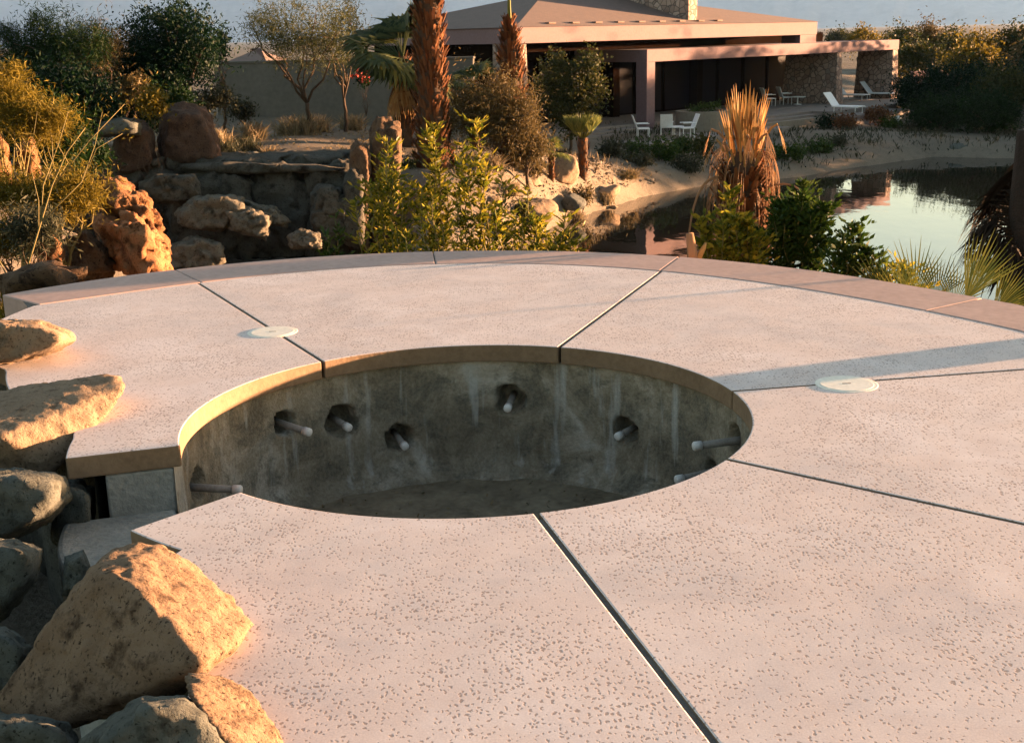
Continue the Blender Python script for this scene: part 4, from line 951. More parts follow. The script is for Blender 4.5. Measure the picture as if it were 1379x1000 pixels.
for k, (px, py, D, h, mt, lab) in enumerate([(688, 268, 35.2, .5, 'dry_grass', 'dry tuft between the pale boulders low on the bank'), (775, 262, 38.2, .45, 'dry_grass', 'dry tuft right of the pinkish boulder'), (815, 262, 40.5, .5, 'dry_grass', 'golden tuft on the point of the bank'), (664, 262, 35.6, .6, 'dry_grass', 'tuft by the shrub stems on the bank'),
        (730, 300, 34.6, .4, 'sage', 'grey tuft at the waterline of the bank'), (850, 258, 43.4, .45, 'dry_grass', 'golden tuft at the tip of the bank'), (755, 245, 40.5, .5, 'sage', 'grey tuft in front of the largest pinkish boulder')]):
    b = gp(px, D, py); tuft('grass_tuft', lab, b, h, h * 1.2, M[mt], 260, 'tufts on the sandy bank', bw=.014)
for k, (px, py, D, sz, lab) in enumerate([(720, 275, 35.8, .45, 'small pale stone left of the grey blue boulder'), (668, 300, 34, .4, 'small stone by the waterline boulder'), (772, 292, 37.2, .35, 'small stone on the lower bank slope'), (825, 272, 40.6, .4, 'small stone near the point of the bank'), (690, 318, 33.6, .5, 'wet stone at the waterline behind the shrubs')]):
    p = at(px, py, D); rand_rock('boulder', (p.x, p.y, Hz(p.x, p.y) + sz * .15), (sz * 1.4, sz, sz * .8), M['rock_pale'], lab, 80 + k, group=G5, sub=3)
G8 = 'green bushes on the far bank'
for k, (px, y0, y1, w, D, mt, lab) in enumerate([(822, 196, 226, 34, 46.5, 'sage', 'greyish bush left end of the far bank row'), (858, 196, 226, 30, 47.5, 'deep_green', 'green bush below the porch column'), (893, 194, 232, 46, 46.8, 'deep_green', 'widest round green bush below the patio chairs'), (918, 188, 214, 26, 50, 'deep_green', 'small green bush behind the widest round one'),
        (944, 182, 222, 30, 49, 'mid_green', 'upright green bush left of the dead palm top'), (860, 222, 245, 60, 44.8, 'sage', 'sprawling grey green bush near the waterline'), (925, 222, 245, 60, 46, 'sage', 'low spreading bush at the waterline left of the dead palm'),
        (1062, 196, 225, 50, 49.5, 'deep_green', 'dark green bush right of the dead palm at the waterline'), (1102, 196, 216, 40, 52, 'deep_green', 'low green bush below the retaining wall'), (1128, 190, 212, 30, 53.5, 'sage', 'grey green bush between wall and shore'), (1138, 158, 196, 34, 60, 'rust_bush', 'dark reddish bush at the end of the retaining wall'),
        (1112, 158, 192, 28, 61, 'evergreen', 'nearly black bush beside the retaining wall'), (1180, 144, 182, 44, 62, 'rust_bush', 'round rust red bush in front of the loungers'), (1196, 165, 195, 40, 62, 'deep_green', 'green bush right of the rust red one'), (1228, 172, 200, 44, 61, 'sage', 'pale grass like bush on the shore slope'),
        (1030, 226, 244, 60, 49.5, 'deep_green', 'dark low bush behind the dead palm at the shore')]):
    bush('bush', lab, 'bush', px, y0, y1, w, D, M[mt], 120, 10, .16, .07, G8, None, .03, .16, 2)
# ---- dark trees at right
G9 = 'trees on the right bank'
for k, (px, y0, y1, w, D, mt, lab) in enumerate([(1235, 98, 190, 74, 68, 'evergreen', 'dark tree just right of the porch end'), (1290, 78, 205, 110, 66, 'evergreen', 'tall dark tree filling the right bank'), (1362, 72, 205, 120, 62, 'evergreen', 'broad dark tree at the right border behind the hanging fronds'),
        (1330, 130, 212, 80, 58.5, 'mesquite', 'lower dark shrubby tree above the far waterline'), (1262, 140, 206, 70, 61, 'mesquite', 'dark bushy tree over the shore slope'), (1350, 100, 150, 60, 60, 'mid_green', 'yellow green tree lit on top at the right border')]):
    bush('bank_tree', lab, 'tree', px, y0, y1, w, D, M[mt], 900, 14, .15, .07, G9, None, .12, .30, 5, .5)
for k, (x, y, zt, w, lab) in enumerate([(29.5, 54.5, .9, 5.5, 'unseen low dark tree added past the right border at the end of the pond'), (31.5, 58.5, 1.6, 6, 'unseen dense dark tree added past the right border above the pond'), (30.5, 63.5, 1.9, 6, 'unseen tall dark tree added past the right border on the bank'),  # unseen trees added to throw shade on the far bank and lower house
        (32, 68.5, 1.9, 6.5, 'unseen dark tree added past the right border behind the porch end'), (34, 74.5, 1.7, 7, 'unseen broad dark tree added far up the right bank past the border'), (40, 64, 2.4, 8, 'unseen broadest dark tree added well beyond the right border')]):
    z = Hz(x, y); hh = zt - z
    tree('bank_tree', lab, 'tree', (x, y, z), [(-w * .2, 0, hh * .58, w * .36, w * .36, hh * .45), (w * .2, .5, hh * .55, w * .36, w * .36, hh * .45), (0, -.6, hh * .3, w * .42, w * .4, hh * .32), (0, w * .3, hh * .4, w * .35, w * .3, hh * .42)], 700, 9, .36, .34, .2, M['evergreen'], M['bark'], .16, .3, G9)
# far tree line behind house at right
G10 = 'far trees on the plain at right'
ft = [(1122, 40, 70, 34, 150, 'mid_green'), (1150, 38, 70, 50, 120, 'paloverde'), (1188, 44, 80, 34, 130, 'mid_green'), (1215, 36, 80, 52, 112, 'mid_green'), (1246, 30, 82, 44, 105, 'olive_dry'), (1280, 38, 90, 56, 98, 'mid_green'), (1318, 42, 95, 60, 95, 'paloverde'), (1358, 32, 100, 60, 88, 'mid_green'), (1230, 62, 100, 60, 88, 'mid_green'), (1300, 66, 110, 70, 82, 'paloverde'), (1384, 50, 110, 60, 80, 'olive_dry'), (1205, 70, 100, 34, 92, 'paloverde')]
nm = ['pale green far tree just past the house roof', 'yellow green far tree beyond the porch roof', 'round far tree beyond the porch pillar', 'wide far tree over the pink wall', 'brownish far tree poking highest on the skyline', 'dull green far tree over the dark bank', 'yellowish far tree at right skyline', 'big green far tree near the right border', 'nearer green tree behind the pink wall', 'olive yellow tree above the dark bank trees', 'brownish tree cut by the right border', 'small yellow tree beside the porch end']
for k, ((px, y0, y1, w, D, mt), lab) in enumerate(zip(ft, nm)):
    bush('far_tree', lab, 'tree', px, y0, y1, w, D, M[mt], 260, 14, .22, .13, G10, None, .14, .38, 4, .5)
# ---- left background trees
G11 = 'trees along the garden wall'
feather('wide feathery tree at the upper left with hanging sunlit sprays', 78, 6, 150, 180, 36, 'mesquite', 1300, 'desert_tree', 'tree', G11, .12, .15, .13, .022, 18, .2, 6)
feather('brownish drooping branch tree between the two dark crowns', 140, 20, 130, 70, 36.5, 'olive_dry', 260, 'desert_tree', 'tree', G11, .07, .6, .15, .02, 16, .2, 3)
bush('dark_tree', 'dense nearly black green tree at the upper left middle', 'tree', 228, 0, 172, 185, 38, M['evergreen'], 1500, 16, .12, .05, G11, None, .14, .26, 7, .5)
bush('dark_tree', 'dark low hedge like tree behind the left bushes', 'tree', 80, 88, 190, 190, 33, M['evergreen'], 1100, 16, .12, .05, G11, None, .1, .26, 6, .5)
bush('slim_tree', 'slim young tree with a thin bare trunk before the wall', 'tree', 304, 38, 88, 34, 42, M['mesquite'], 60, 10, .2, .06, G11, None, .07, .2, 2)
feather('airy sparse tree in front of the grey wall', 418, -10, 118, 175, 43, 'airy', 620, 'desert_tree', 'tree', G11, .1, .1, .14, .026, 18, .26, 6)
feather('thin greener tree tangled in the airy sparse one', 468, -6, 100, 80, 45, 'mid_green', 150, 'desert_tree', 'tree', G11, .08, .1, .14, .03, 16, .26, 3)
G12 = 'low bushes under the left trees'
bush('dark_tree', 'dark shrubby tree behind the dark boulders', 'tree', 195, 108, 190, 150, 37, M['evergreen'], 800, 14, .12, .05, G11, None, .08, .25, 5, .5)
bush('dark_tree', 'dark green tree behind the yellow palo verde sprays', 'tree', 60, 140, 235, 150, 24, M['mesquite'], 900, 14, .11, .035, G11, None, .06, .2, 5, .5)
for k, (px, y0, y1, w, D, mt, lab) in enumerate([(115, 112, 150, 80, 35, 'olive_dry', 'yellowish bush under the wide feathery tree'), (185, 95, 150, 50, 36, 'olive_dry', 'lit bush at the foot of the black tree'), (235, 118, 160, 70, 35, 'mesquite', 'green bush right of the black tree foot'), (290, 115, 158, 60, 38, 'sage', 'grey green bush under the slim young tree'),
        (330, 130, 165, 40, 42, 'sage', 'bush at the left end of the grey wall'), (140, 150, 185, 60, 33, 'sage', 'pale low bush above the dark boulders'), (90, 160, 215, 60, 30, 'sage', 'grey green bush left of the dark boulders'), (120, 190, 235, 60, 29.5, 'mesquite', 'dark bush over the gully'), (210, 125, 150, 40, 33, 'paloverde', 'small yellow bush in the dark under the trees')]):
    bush('low_bush', lab, 'bush', px, y0, y1, w, D, M[mt], 130, 10, .15, .05, G12, None, .03, .15, 2)
G13 = 'dry tufts on the plateau'
for k, (px, py, D, h, mt, lab) in enumerate([(338, 166, 41, .75, 'dry_grass', 'pale dry tuft left of the airy tree foot'), (390, 164, 44, .8, 'dry_grass', 'sunlit dry tuft at the foot of the airy tree'), (408, 166, 43, .9, 'dry_grass', 'taller dry tuft beside the airy tree trunk'), (428, 163, 45, .75, 'dry_grass', 'round dry tuft right of the airy tree trunk'), (473, 161, 46, .7, 'dry_grass', 'lone orange dry tuft toward the upright rock'),
        (303, 192, 36.5, .75, 'sage', 'spiky grey tuft left on the plateau'), (330, 186, 37.5, .7, 'sage', 'spiky grey tuft nearer the sand'), (322, 200, 35.5, .5, 'sage', 'small grey tuft on the plateau rim'), (360, 192, 36.8, .5, 'dry_grass', 'small dry tuft by the tiny stone'), (520, 165, 44, .6, 'dry_grass', 'dry tuft behind the tall upright rock'), (290, 170, 38.5, .7, 'dry_grass', 'dry tuft beside the big dark boulder')]):
    b = gp(px, D, py); tuft('grass_tuft', lab, b, h, h * 1.3, M[mt], 320, G13, bw=.016)
t = bush('flower_bush', 'small bush with red blossoms against the grey wall', 'bush', 492, 96, 120, 26, 47.5, M['mesquite'], 24, 8, .14, .06, None, None, .02, .12, 1)
bl = crown_pts([(0, 0, at(492, 106, 47.5).z - t.location.z, .38, .3, .35)], 16, 5, .06); quads('blossoms', leafquads(bl[0], bl[1], .12, .1), M['red_flower'], t)
t = bush('cactus_shrub', 'dark shrub with a flame red tip below the green fan palm', 'shrub', 545, 128, 165, 30, 42.5, M['rust_bush'], 60, 9, .18, .05, None, None, .03, .12, 2)
# ---- palo verde at the left border
def wispy(label, px, y0, y1, w, D, n, seed, nb=3):
    return feather(label, px, y0, y1, w, D, 'paloverde', n, 'palo_verde', 'shrub', 'yellow palo verde shrubs at left', .03, .1, .085, .010, 22, .10, nb, M['bark_green'])
wispy('tall yellow palo verde at the left border', 10, 80, 205, 120, 14.5, 360, 1)
wispy('yellow palo verde sprays above the upright red rock', 55, 135, 200, 90, 14.2, 240, 2)
wispy('yellow palo verde left of the outcrop rocks', 85, 232, 300, 80, 12.4, 260, 3)
wispy('low yellow palo verde at the left border above the grey bush', 15, 250, 275, 90, 12.6, 140, 4)
feather('grey green bush under the palo verde branches', 32, 285, 345, 80, 11.8, 'sage', 180, 'low_bush', 'bush', None, .02, .1, .08, .014, 18, .09, 3)
bush('low_bush', 'yellow bush low at the left border beside the brown rock', 'bush', 0, 300, 372, 90, 13.2, M['paloverde'], 200, 18, .08, .014, None, None, .02, .08, 3)
t = empty('bare_branch_shrub', gp(25, 10.9, 400)); tag(t, 'thin yellow branches rising in front of the left rocks', 'branches'); mb = MB(); b = t.location
def br(pts, r0, r1, D):
    P = [at(x, y, D + dd) - b for x, y, dd in pts]; mb.tube(P, [(r0 + (r1 - r0) * i / (len(P) - 1)) * .65 for i in range(len(P))], 6)
br([(26, 410, 0), (18, 388, 0), (-4, 345, .1), (-30, 300, .2)], .014, .006, 10.9)
br([(24, 408, 0), (40, 350, 0), (55, 300, .1), (70, 250, .2), (90, 205, .2), (115, 172, .3)], .015, .006, 10.9)
br([(55, 298, .1), (58, 250, .2), (80, 190, .3), (92, 150, .4)], .010, .004, 10.9)
br([(68, 255, .2), (120, 190, .3), (168, 140, .5)], .009, .003, 10.9)
br([(112, 240, .3), (130, 200, .3), (165, 180, .4)], .008, .003, 10.9)
br([(54, 300, .1), (110, 245, .2), (128, 195, .4), (138, 150, .4)], .009, .003, 10.9)
br([(52, 310, .1), (52, 270, .2), (40, 220, .2), (50, 150, .3)], .009, .003, 10.9)
mb.build('branches', M['bark_green'], t, True)
q = []
for x, y, n in ((92, 150, 24), (115, 172, 24), (168, 140, 18), (165, 180, 14), (138, 150, 18), (50, 150, 20), (70, 250, 20), (85, 215, 18)):
    for k in range(n):
        p = at(x + random.gauss(0, 7), y + random.gauss(0, 9), 11.2 + random.gauss(0, .06)) - b; q.append(p[:])
q = np.array(q); quads('leaves', leafquads(q, rng.normal(size=q.shape), .05, .008), M['paloverde'], t)
# pebbles and weeds over the banks
def scatter(n, box, size, up, wid, name, mat, label, cat, avoid=.25):
    x = rng.uniform(box[0], box[1], n); y = rng.uniform(box[2], box[3], n); dn = np.array([noise.noise(Vector((a * .45, b * .45, 4))) for a, b in zip(x, y)])
    ok = (pond_sd(x, y) > avoid) & (dn + rng.normal(0, .2, n) > -.02); x, y = x[ok], y[ok]; z = terrain(x, y); k = len(x)
    d = np.stack([rng.normal(0, 1 - up * .6, k), rng.normal(0, 1 - up * .6, k), np.full(k, .25 + up)], 1)
    o = quads(name, leafquads(np.stack([x, y, z], 1), d, size * rng.uniform(.4, 1.5, k), wid * rng.uniform(.5, 1.4, k)), M[mat]); tag(o, label, cat, kind='stuff')
scatter(9000, (-2.5, 6, 32, 47), .12, .0, .10, 'gravel', 'gravel', 'loose gravel and chips over the sandy bank', 'gravel')
scatter(5200, (-3, 7, 32, 48), .22, .9, .02, 'ground_cover', 'dry_grass', 'sparse dry weeds growing on the sandy bank', 'weeds')
scatter(9000, (4, 24, 45, 60), .24, .8, .05, 'ground_cover', 'sage', 'low grey green weeds on the far bank below the house', 'weeds')
scatter(3500, (-12, -3, 35.5, 50), .12, .2, .05, 'ground_cover', 'dry_grass', 'sparse dry litter on the sandy plateau', 'weeds')
# ground cover past the left coping
q = []; d = []
for k in range(2600):
    px = random.uniform(0, 150); D = random.uniform(9.6, 11.2); p = gp(px, D, 395); q.append((p.x + random.gauss(0, .1), p.y, p.z + .0)); d.append((random.gauss(0, .4), random.gauss(0, .4), 1))
o = quads('ground_cover', leafquads(np.array(q), np.array(d), rng.uniform(.1, .36, len(q)), .014), M['paloverde']); tag(o, 'yellow green ground cover behind the left coping', 'ground cover', kind='stuff')

# ------------------------------------------------------------------ house
FZ = -2.45
K0 = Vector((.47, 52.3, 0))
hs = empty('house', (K0.x, K0.y, 0), R_(45)); tag(hs, 'low desert house with hip roof, stone piers and a deep shaded porch', 'house')
def B(name, x0, x1, y0, y1, z0, z1, mat, parent=hs, bt=0., bv=.015): return MB().box(x0, x1, y0, y1, z0, z1, bt).build(name, M[mat], parent, False, bv)
EZ0, EZ1 = 1.27, 1.95
# roof
mb = MB(); a = (-.1, -.1, EZ1 - .03); e = (23.1, -.1, EZ1 - .03); f = (23.1, 10.7, EZ1 - .03); g = (-.1, 10.7, EZ1 - .03); r0 = (7.5, 5.4, 3.5); r1 = (11.6, 5.4, 3.5)
for pl in ((a, e, r1, r0), (e, f, r1), (f, g, r0, r1), (g, a, r0)): mb.poly(pl)
mb.poly((g, f, e, a)); rf_ = mb.build('roof', M['roof'], hs)
ch = B('chimney', 12.35, 13.05, .55, 7.0, 1.9, 4.6, 'stone', rf_); ch.parent = rf_
B('chimney_cap', 12.25, 13.15, .45, 7.1, 4.603, 4.75, 'stucco', ch)
# ridge vents along the eave
for k in range(9): B('eave_vent', 2.2 + k * 1.5, 2.65 + k * 1.5, .18, .42, 2.03, 2.10, 'roof', rf_, 0, .01)
# fascia ring
for nm_, bx in (('fascia', (0, 23, 0, .35)), ('fascia', (0, .35, .353, 10.6)), ('fascia', (22.65, 23, .353, 10.6)), ('fascia', (.353, 22.647, 10.25, 10.6))): B(nm_, *bx, EZ0, EZ1 - .035, 'stucco')
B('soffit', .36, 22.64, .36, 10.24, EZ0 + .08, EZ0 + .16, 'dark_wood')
B('corner_pier', .05, 1.0, .36, 1.4, FZ - .6, EZ0 + .07, 'stone', bt=.06)
B('end_pier', 21.6, 22.95, .36, 1.3, .85, EZ0 + .07, 'stucco'); B('end_panel', 21.4, 22.98, .03, .33, .845, EZ0 - .003, 'stucco')
B('clerestory', 1.0, 21.39, 3.2, 3.3, .845, EZ0 + .07, 'dark_wood')
# floor and porch
B('floor_slab', -.2, 32.2, .1, 10.7, FZ - .9, FZ, 'terrace')
B('porch_beam', 8.1, 31.4, -.35, .02, .29, .84, 'stucco'); B('porch_beam', 8.1, 8.47, .023, 4.0, .29, .84, 'stucco'); B('porch_beam', 31.03, 31.4, .023, 4.0, .29, .84, 'stucco')
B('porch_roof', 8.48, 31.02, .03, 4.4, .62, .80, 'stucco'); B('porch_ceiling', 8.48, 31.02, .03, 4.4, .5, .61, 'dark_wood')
B('column', 8.12, 8.72, -.33, .30, FZ - .3, .287, 'stucco')
B('stone_pier', 24.6, 25.05, -.33, 2.9, FZ - .1, .287, 'stone', bt=.14)
B('stone_pier', 30.75, 31.33, -.33, 1.9, FZ - .1, .287, 'stone', bt=.12)
# glazing
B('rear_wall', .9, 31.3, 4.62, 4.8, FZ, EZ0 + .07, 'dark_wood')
for k in range(12):
    x0 = 1.2 + k * 2.4
    w = B('window', x0, x0 + 2.2, 4.50, 4.60, FZ + .03, .45, 'dark_wood')
    B('pane', x0 + .08, x0 + 2.12, 4.47, 4.497, FZ + .1, .38, 'glass', w, 0, 0)
for x in (10.9, 17.8): B('inner_pier', x, x + .5, 4.0, 4.45, FZ, .49, 'dark_wood')
B('side_wall', .9, 1.05, 1.42, 10.2, FZ - .6, EZ0 + .07, 'dark_wood')
# steps beside the column
for k in range(3): B('step', 3.2, 8.0, -.25 - .38 * (k + 1), -.25 - .38 * k - .003 if k else .095, FZ - .55, FZ - .115 * (k + 1) + .0, 'terrace')
# lower terrace, planter, retaining walls
def hl(u, v, z=0): return Vector((K0.x + .70711 * (u - v), K0.y + .70711 * (u + v), z))
def hbox(name, x0, x1, y0, y1, z0, z1, mat, label=None, cat=None, kind=None, group=None):
    o = MB().box(x0, x1, y0, y1, z0, z1).build(name, M[mat], None, False, .015); o.location = K0; o.rotation_euler = (0, 0, R_(45)); tag(o, label, cat, group, kind); return o
TZ = -2.80
hbox('terrace', 3.0, 13.5, -4.6, -.26, TZ - .9, TZ, 'terrace', kind='structure')
hbox('terrace', 19.2, 33.5, -3.2, .09, FZ - 1.2, FZ - .02, 'terrace', kind='structure')
hbox('terrace', 12.5, 19.19, -2.2, .09, FZ - 1.2, FZ - .025, 'terrace', kind='structure')
hbox('terrace', 12.3, 19.18, -2.7, -2.203, FZ - 1.2, FZ - .15, 'terrace', kind='structure')
hbox('terrace', 12.1, 19.17, -3.05, -2.703, FZ - 1.3, FZ - .27, 'terrace', kind='structure')
hbox('terrace', 19.3, 25.5, -4.3, -3.205, FZ - 1.2, FZ - .22, 'terrace', kind='structure')
o = hbox('retaining_wall', 13.0, 18.4, -3.45, -3.06, FZ - 1.7, FZ - .22, 'planter', 'low stucco retaining wall below the patio steps', 'wall')
# curved planter
mb = MB(); n = 28; cx_, cy_ = 9.75, -2.3
ro, ri = 1.25, 1.08
for i in range(n):
    a0, a1 = R_(360 * i / n), R_(360 * (i + 1) / n)
    q = [(cx_ + r * math.cos(a), cy_ + r * math.sin(a)) for r, a in ((ri, a0), (ro, a0), (ro, a1), (ri, a1))]
    z0, z1 = FZ - 1.2, FZ + .55
    mb.poly([(x, y, z1) for x, y in q]); mb.poly([(q[1][0], q[1][1], z0), (q[2][0], q[2][1], z0), (q[2][0], q[2][1], z1), (q[1][0], q[1][1], z1)])
    mb.poly([(q[3][0], q[3][1], z0), (q[0][0], q[0][1], z0), (q[0][0], q[0][1], z1), (q[3][0], q[3][1], z1)])
pl = empty('planter', (K0.x, K0.y, 0), R_(45)); tag(pl, 'curved stucco planter wall in front of the porch', 'planter'); mb.build('planter_wall', M['planter'], pl)
mb = MB(); mb.poly([(cx_ + ri * math.cos(R_(360 * i / n)), cy_ + ri * math.sin(R_(360 * i / n)), FZ + .45) for i in range(n + 1)]); mb.build('soil', M['ground'], pl)
c = hl(cx_, cy_, FZ + .45); 
tree('planter_shrub', 'dark green plants growing in the curved planter', 'plant', c, [(-.3, 0, .15, .6, .5, .2), (.35, .2, .2, .6, .5, .24)], 60, 8, .1, .16, .06, M['deep_green'], M['bark'], .02, .3)

# furniture
def make_chair():
    t = empty('patio_chair', (0, 0, 0))
    MB().box(-.27, .27, -.27, .25, .38, .43).build('seat', M['white_sling'], t, False, .01)
    mb = MB(); n = len(mb.v); mb.v += [(-.27, .24, .42), (.27, .24, .42), (.27, .28, .42), (-.27, .28, .42), (-.26, .46, .98), (.26, .46, .98), (.26, .50, .98), (-.26, .50, .98)]
    for q in ((3, 2, 1, 0), (4, 5, 6, 7), (0, 1, 5, 4), (1, 2, 6, 5), (2, 3, 7, 6), (3, 0, 4, 7)): mb.f.append(q)
    mb.build('backrest', M['white_sling'], t, False, .01)
    for x in (-.25, .25):
        for y in (-.24, .24): MB().tube([(x, y, 0), (x, y, .39)], [.018, .018], 8).build('leg', M['white'], t)
        MB().tube([(x, -.24, .62), (x, .30, .62)], [.02, .02], 8).build('armrest', M['white'], t)
    return t
def make_lounger():
    t = empty('sun_lounger', (0, 0, 0))
    MB().box(-.33, .33, -1.0, .45, .30, .35).build('seat', M['white_sling'], t, False, .01)
    mb = MB(); mb.v += [(-.33, .44, .32), (.33, .44, .32), (.33, .47, .30), (-.33, .47, .30), (-.32, 1.0, .98), (.32, 1.0, .98), (.32, 1.04, .96), (-.32, 1.04, .96)]
    for q in ((3, 2, 1, 0), (4, 5, 6, 7), (0, 1, 5, 4), (1, 2, 6, 5), (2, 3, 7, 6), (3, 0, 4, 7)): mb.f.append(q)
    mb.build('backrest', M['white_sling'], t, False, .01)
    for x in (-.34, .34): MB().tube([(x, -1.02, .30), (x, .46, .30)], [.022, .022], 8).build('side_rail', M['white'], t)
    for x in (-.31, .31):
        for y in (-.85, .35): MB().tube([(x, y, 0), (x, y, .30)], [.02, .02], 8).build('leg', M['white'], t)
    return t
def put(o, px, py, z, face_px, lab, group, cat, first):
    p = onz(px, py, z); t = o if first else copy_tree(o); t.location = p
    d = face_px; t.rotation_euler = (0, 0, d); tag(t, lab, cat, group); return t
cA = make_chair(); g = 'white patio chairs'
put(cA, 866, 186, TZ, R_(90 - 0), 'white patio chair at the foot of the porch column', g, 'chair', True)
put(cA, 898, 184, TZ, R_(170), 'white patio chair seen squarely from behind, between two others', g, 'chair', False)
put(cA, 925, 185, TZ, R_(-80), 'white patio chair turned toward the others beside the planter', g, 'chair', False)
put(cA, 1036, 143, FZ, R_(100), 'white chair under the porch nearest the dead palm', g, 'chair', False)
put(cA, 1058, 141, FZ, R_(100), 'white chair under the porch nearest the stone pier', g, 'chair', False)
lA = make_lounger(); g = 'white sun loungers'
put(lA, 1136, 152, FZ - .02, R_(42), 'white sun lounger in front, beside the rust red bush', g, 'lounger', True)
put(lA, 1146, 135, FZ - .02, R_(46), 'white sun lounger just right of the stone pier', g, 'lounger', False)
put(lA, 1182, 133, FZ - .02, R_(50), 'white sun lounger before the end pier of the porch', g, 'lounger', False)
for px, py, z, lab in ((908, 184, TZ, 'low round table among the white chairs on the lower patio'), (1074, 141, FZ, 'low round table before the stone pier under the porch')):
    p = onz(px, py, z); t = empty('patio_table', p); tag(t, lab, 'table', 'low patio tables')
    MB().tube([(0, 0, .40), (0, 0, .44)], [.42, .42], 28).build('tabletop', M['white'], t); MB().tube([(0, 0, 0), (0, 0, .03), (0, 0, .05), (0, 0, .40)], [.22, .22, .04, .04], 16).build('pedestal', M['white'], t)
p = at(1209, 166, 62); t = empty('garden_light', (p.x, p.y, Hz(p.x, p.y))); tag(t, 'small white garden light on a post among the dark bushes', 'light')
hz_ = at(1209, 156, 62).z - t.location.z
MB().tube([(0, 0, -.1), (0, 0, hz_ - .25)], [.03, .03], 8).build('post', M['trunk_dark'], t); MB().tube([(0, 0, hz_ - .25), (0, 0, hz_ - .12), (0, 0, hz_)], [.10, .15, .09], 14).build('lamp_head', M['white'], t)

# garden walls and far buildings
def wall_between(name, a, b, z0, z1, th, mat, label, cat='wall', cap=None):
    a, b = Vector(a), Vector(b); d = (b - a); L = d.length; t = empty(name, (a.x, a.y, 0), math.atan2(d.y, d.x)); tag(t, label, cat)
    MB().box(0, L, -th / 2, th / 2, z0, z1).build('wall_face', M[mat], t, False, .02)
    MB().box(-.03, L + .03, -th / 2 - .04, th / 2 + .04, z1 + .003, z1 + .09).build('wall_cap', M[mat], t, False, .02)
    return t
p0 = at(295, 150, 52); p1 = at(640, 150, 50)
wall_between('garden_wall', (p0.x, p0.y), (p1.x, p1.y), -1.9, at(410, 84, 51).z, .3, 'stucco_grey', 'long grey stucco garden wall behind the airy tree')
p0 = at(1226, 120, 84); p1 = at(1300, 120, 86)
wall_between('garden_wall', (p0.x, p0.y), (p1.x, p1.y), -3.2, at(1238, 98, 84).z, .3, 'stucco', 'reddish garden wall between the dark trees at right')
def far_house(px0, px1, py0, D, dep, label, mat='stucco'):
    a = at(px0, py0, D); b = at(px1, py0, D); w = b.x - a.x; t = empty('house', ((a.x + b.x) / 2, D, -2.8)); tag(t, label, 'house'); hh = a.z + 2.8
    MB().box(-w / 2, w / 2, 0, dep, 0, hh * .82).build('wall', M[mat], t)
    mb = MB(); z0, z1 = hh * .82 + .003, hh; e = .4
    mb.poly([(-w / 2 - e, -e, z0), (w / 2 + e, -e, z0), (w / 2 - 1, dep / 2, z1), (-w / 2 + 1, dep / 2, z1)]); mb.poly([(w / 2 + e, dep + e, z0), (-w / 2 - e, dep + e, z0), (-w / 2 + 1, dep / 2, z1), (w / 2 - 1, dep / 2, z1)])
    mb.poly([(w / 2 + e, -e, z0), (w / 2 + e, dep + e, z0), (w / 2 - 1, dep / 2, z1)]); mb.poly([(-w / 2 - e, dep + e, z0), (-w / 2 - e, -e, z0), (-w / 2 + 1, dep / 2, z1)]); mb.build('roof', M['roof'], t)
    for k in range(3):
        x = -w / 2 + w * (k + .5) / 3; MB().box(x - .5, x + .5, -.06, -.003, hh * .3, hh * .62).build('window', M['glass'], t)
far_house(1254, 1278, 58, 125, 8, 'small tan house among the far trees at right')
far_house(312, 350, 66, 70, 6, 'low roofed house peeking over the grey wall at left', 'stucco')
far_house(1330, 1385, 64, 120, 8, 'tan house half hidden at the right skyline')

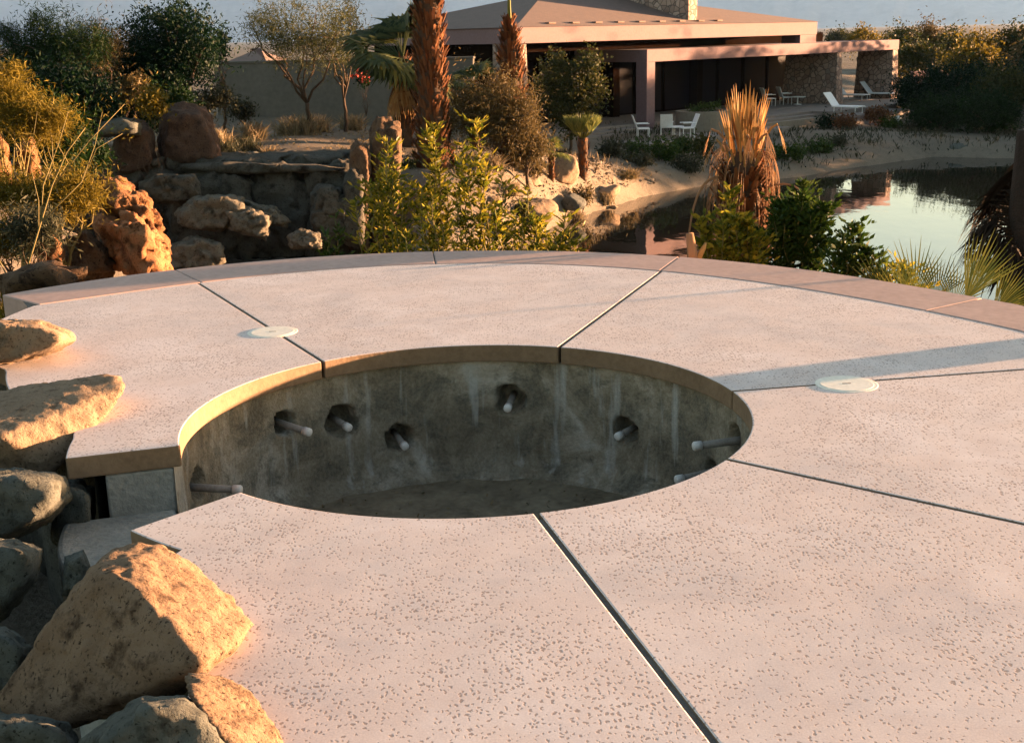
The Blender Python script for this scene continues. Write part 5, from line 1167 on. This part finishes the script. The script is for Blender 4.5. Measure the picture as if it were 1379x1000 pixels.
# ------------------------------------------------------------------ air
HAZE = .42e-4
mb = MB(); mb.box(-5600, 5600, -300, 11000, -12, 700); hz = mb.build('haze', None); tag(hz, 'pale desert evening haze', 'haze', kind='stuff')
m = bpy.data.materials.new('evening haze'); m.use_nodes = True; nt = m.node_tree; nt.nodes.remove(nt.nodes['Principled BSDF'])
v = nd(nt, 'ShaderNodeVolumePrincipled'); v.inputs['Color'].default_value = (.30, .56, 1.0, 1); v.inputs['Density'].default_value = HAZE; v.inputs['Anisotropy'].default_value = .1
nt.links.new(v.outputs[0], nt.nodes['Material Output'].inputs['Volume']); hz.data.materials.append(m)

# ------------------------------------------------------------------ light
w = bpy.data.worlds.new('World'); scene.world = w; w.use_nodes = True; nt = w.node_tree
sk = nd(nt, 'ShaderNodeTexSky', sky_type='NISHITA'); sk.sun_disc = False; sk.sun_elevation = SUN_EL; sk.sun_rotation = PI / 2 - SUN_AZ
sk.air_density = 1.0; sk.dust_density = 1.2; sk.ozone_density = 1.0; sk.altitude = 100
bg = nt.nodes['Background']; bg.inputs['Strength'].default_value = .05; nt.links.new(sk.outputs[0], bg.inputs['Color'])
sd = Vector((math.cos(SUN_AZ) * math.cos(SUN_EL), math.sin(SUN_AZ) * math.cos(SUN_EL), math.sin(SUN_EL)))
L = bpy.data.lights.new('sun', 'SUN'); L.energy = 3.9; L.angle = R_(.9); L.color = (1., .55, .29)
so = bpy.data.objects.new('sun', L); COL.objects.link(so); so.rotation_euler = (-sd).to_track_quat('-Z', 'Y').to_euler(); so.location = (20, 8, 12)

# ------------------------------------------------------------------ camera
cam = bpy.data.cameras.new('camera'); co = bpy.data.objects.new('camera', cam); COL.objects.link(co); scene.camera = co
cam.sensor_fit = 'HORIZONTAL'; cam.sensor_width = 36; cam.lens = 36 * F / W; cam.clip_end = 40000; cam.clip_start = .05
co.matrix_world = Matrix.Translation((0, 0, EYE)) @ Matrix.Rotation(PI / 2 - PITCH, 4, 'X') @ Matrix.Rotation(ROLL, 4, 'Z')
vs = scene.view_settings; vs.view_transform = 'Standard'; vs.look = 'None'; vs.gamma = 1; vs.use_curve_mapping = False
vs.exposure = 4.0
scene.cycles.use_denoising = True
scene.cycles.max_bounces = 6; scene.cycles.transparent_max_bounces = 8; scene.cycles.volume_bounces = 0
scene.cycles.sample_clamp_indirect = 6
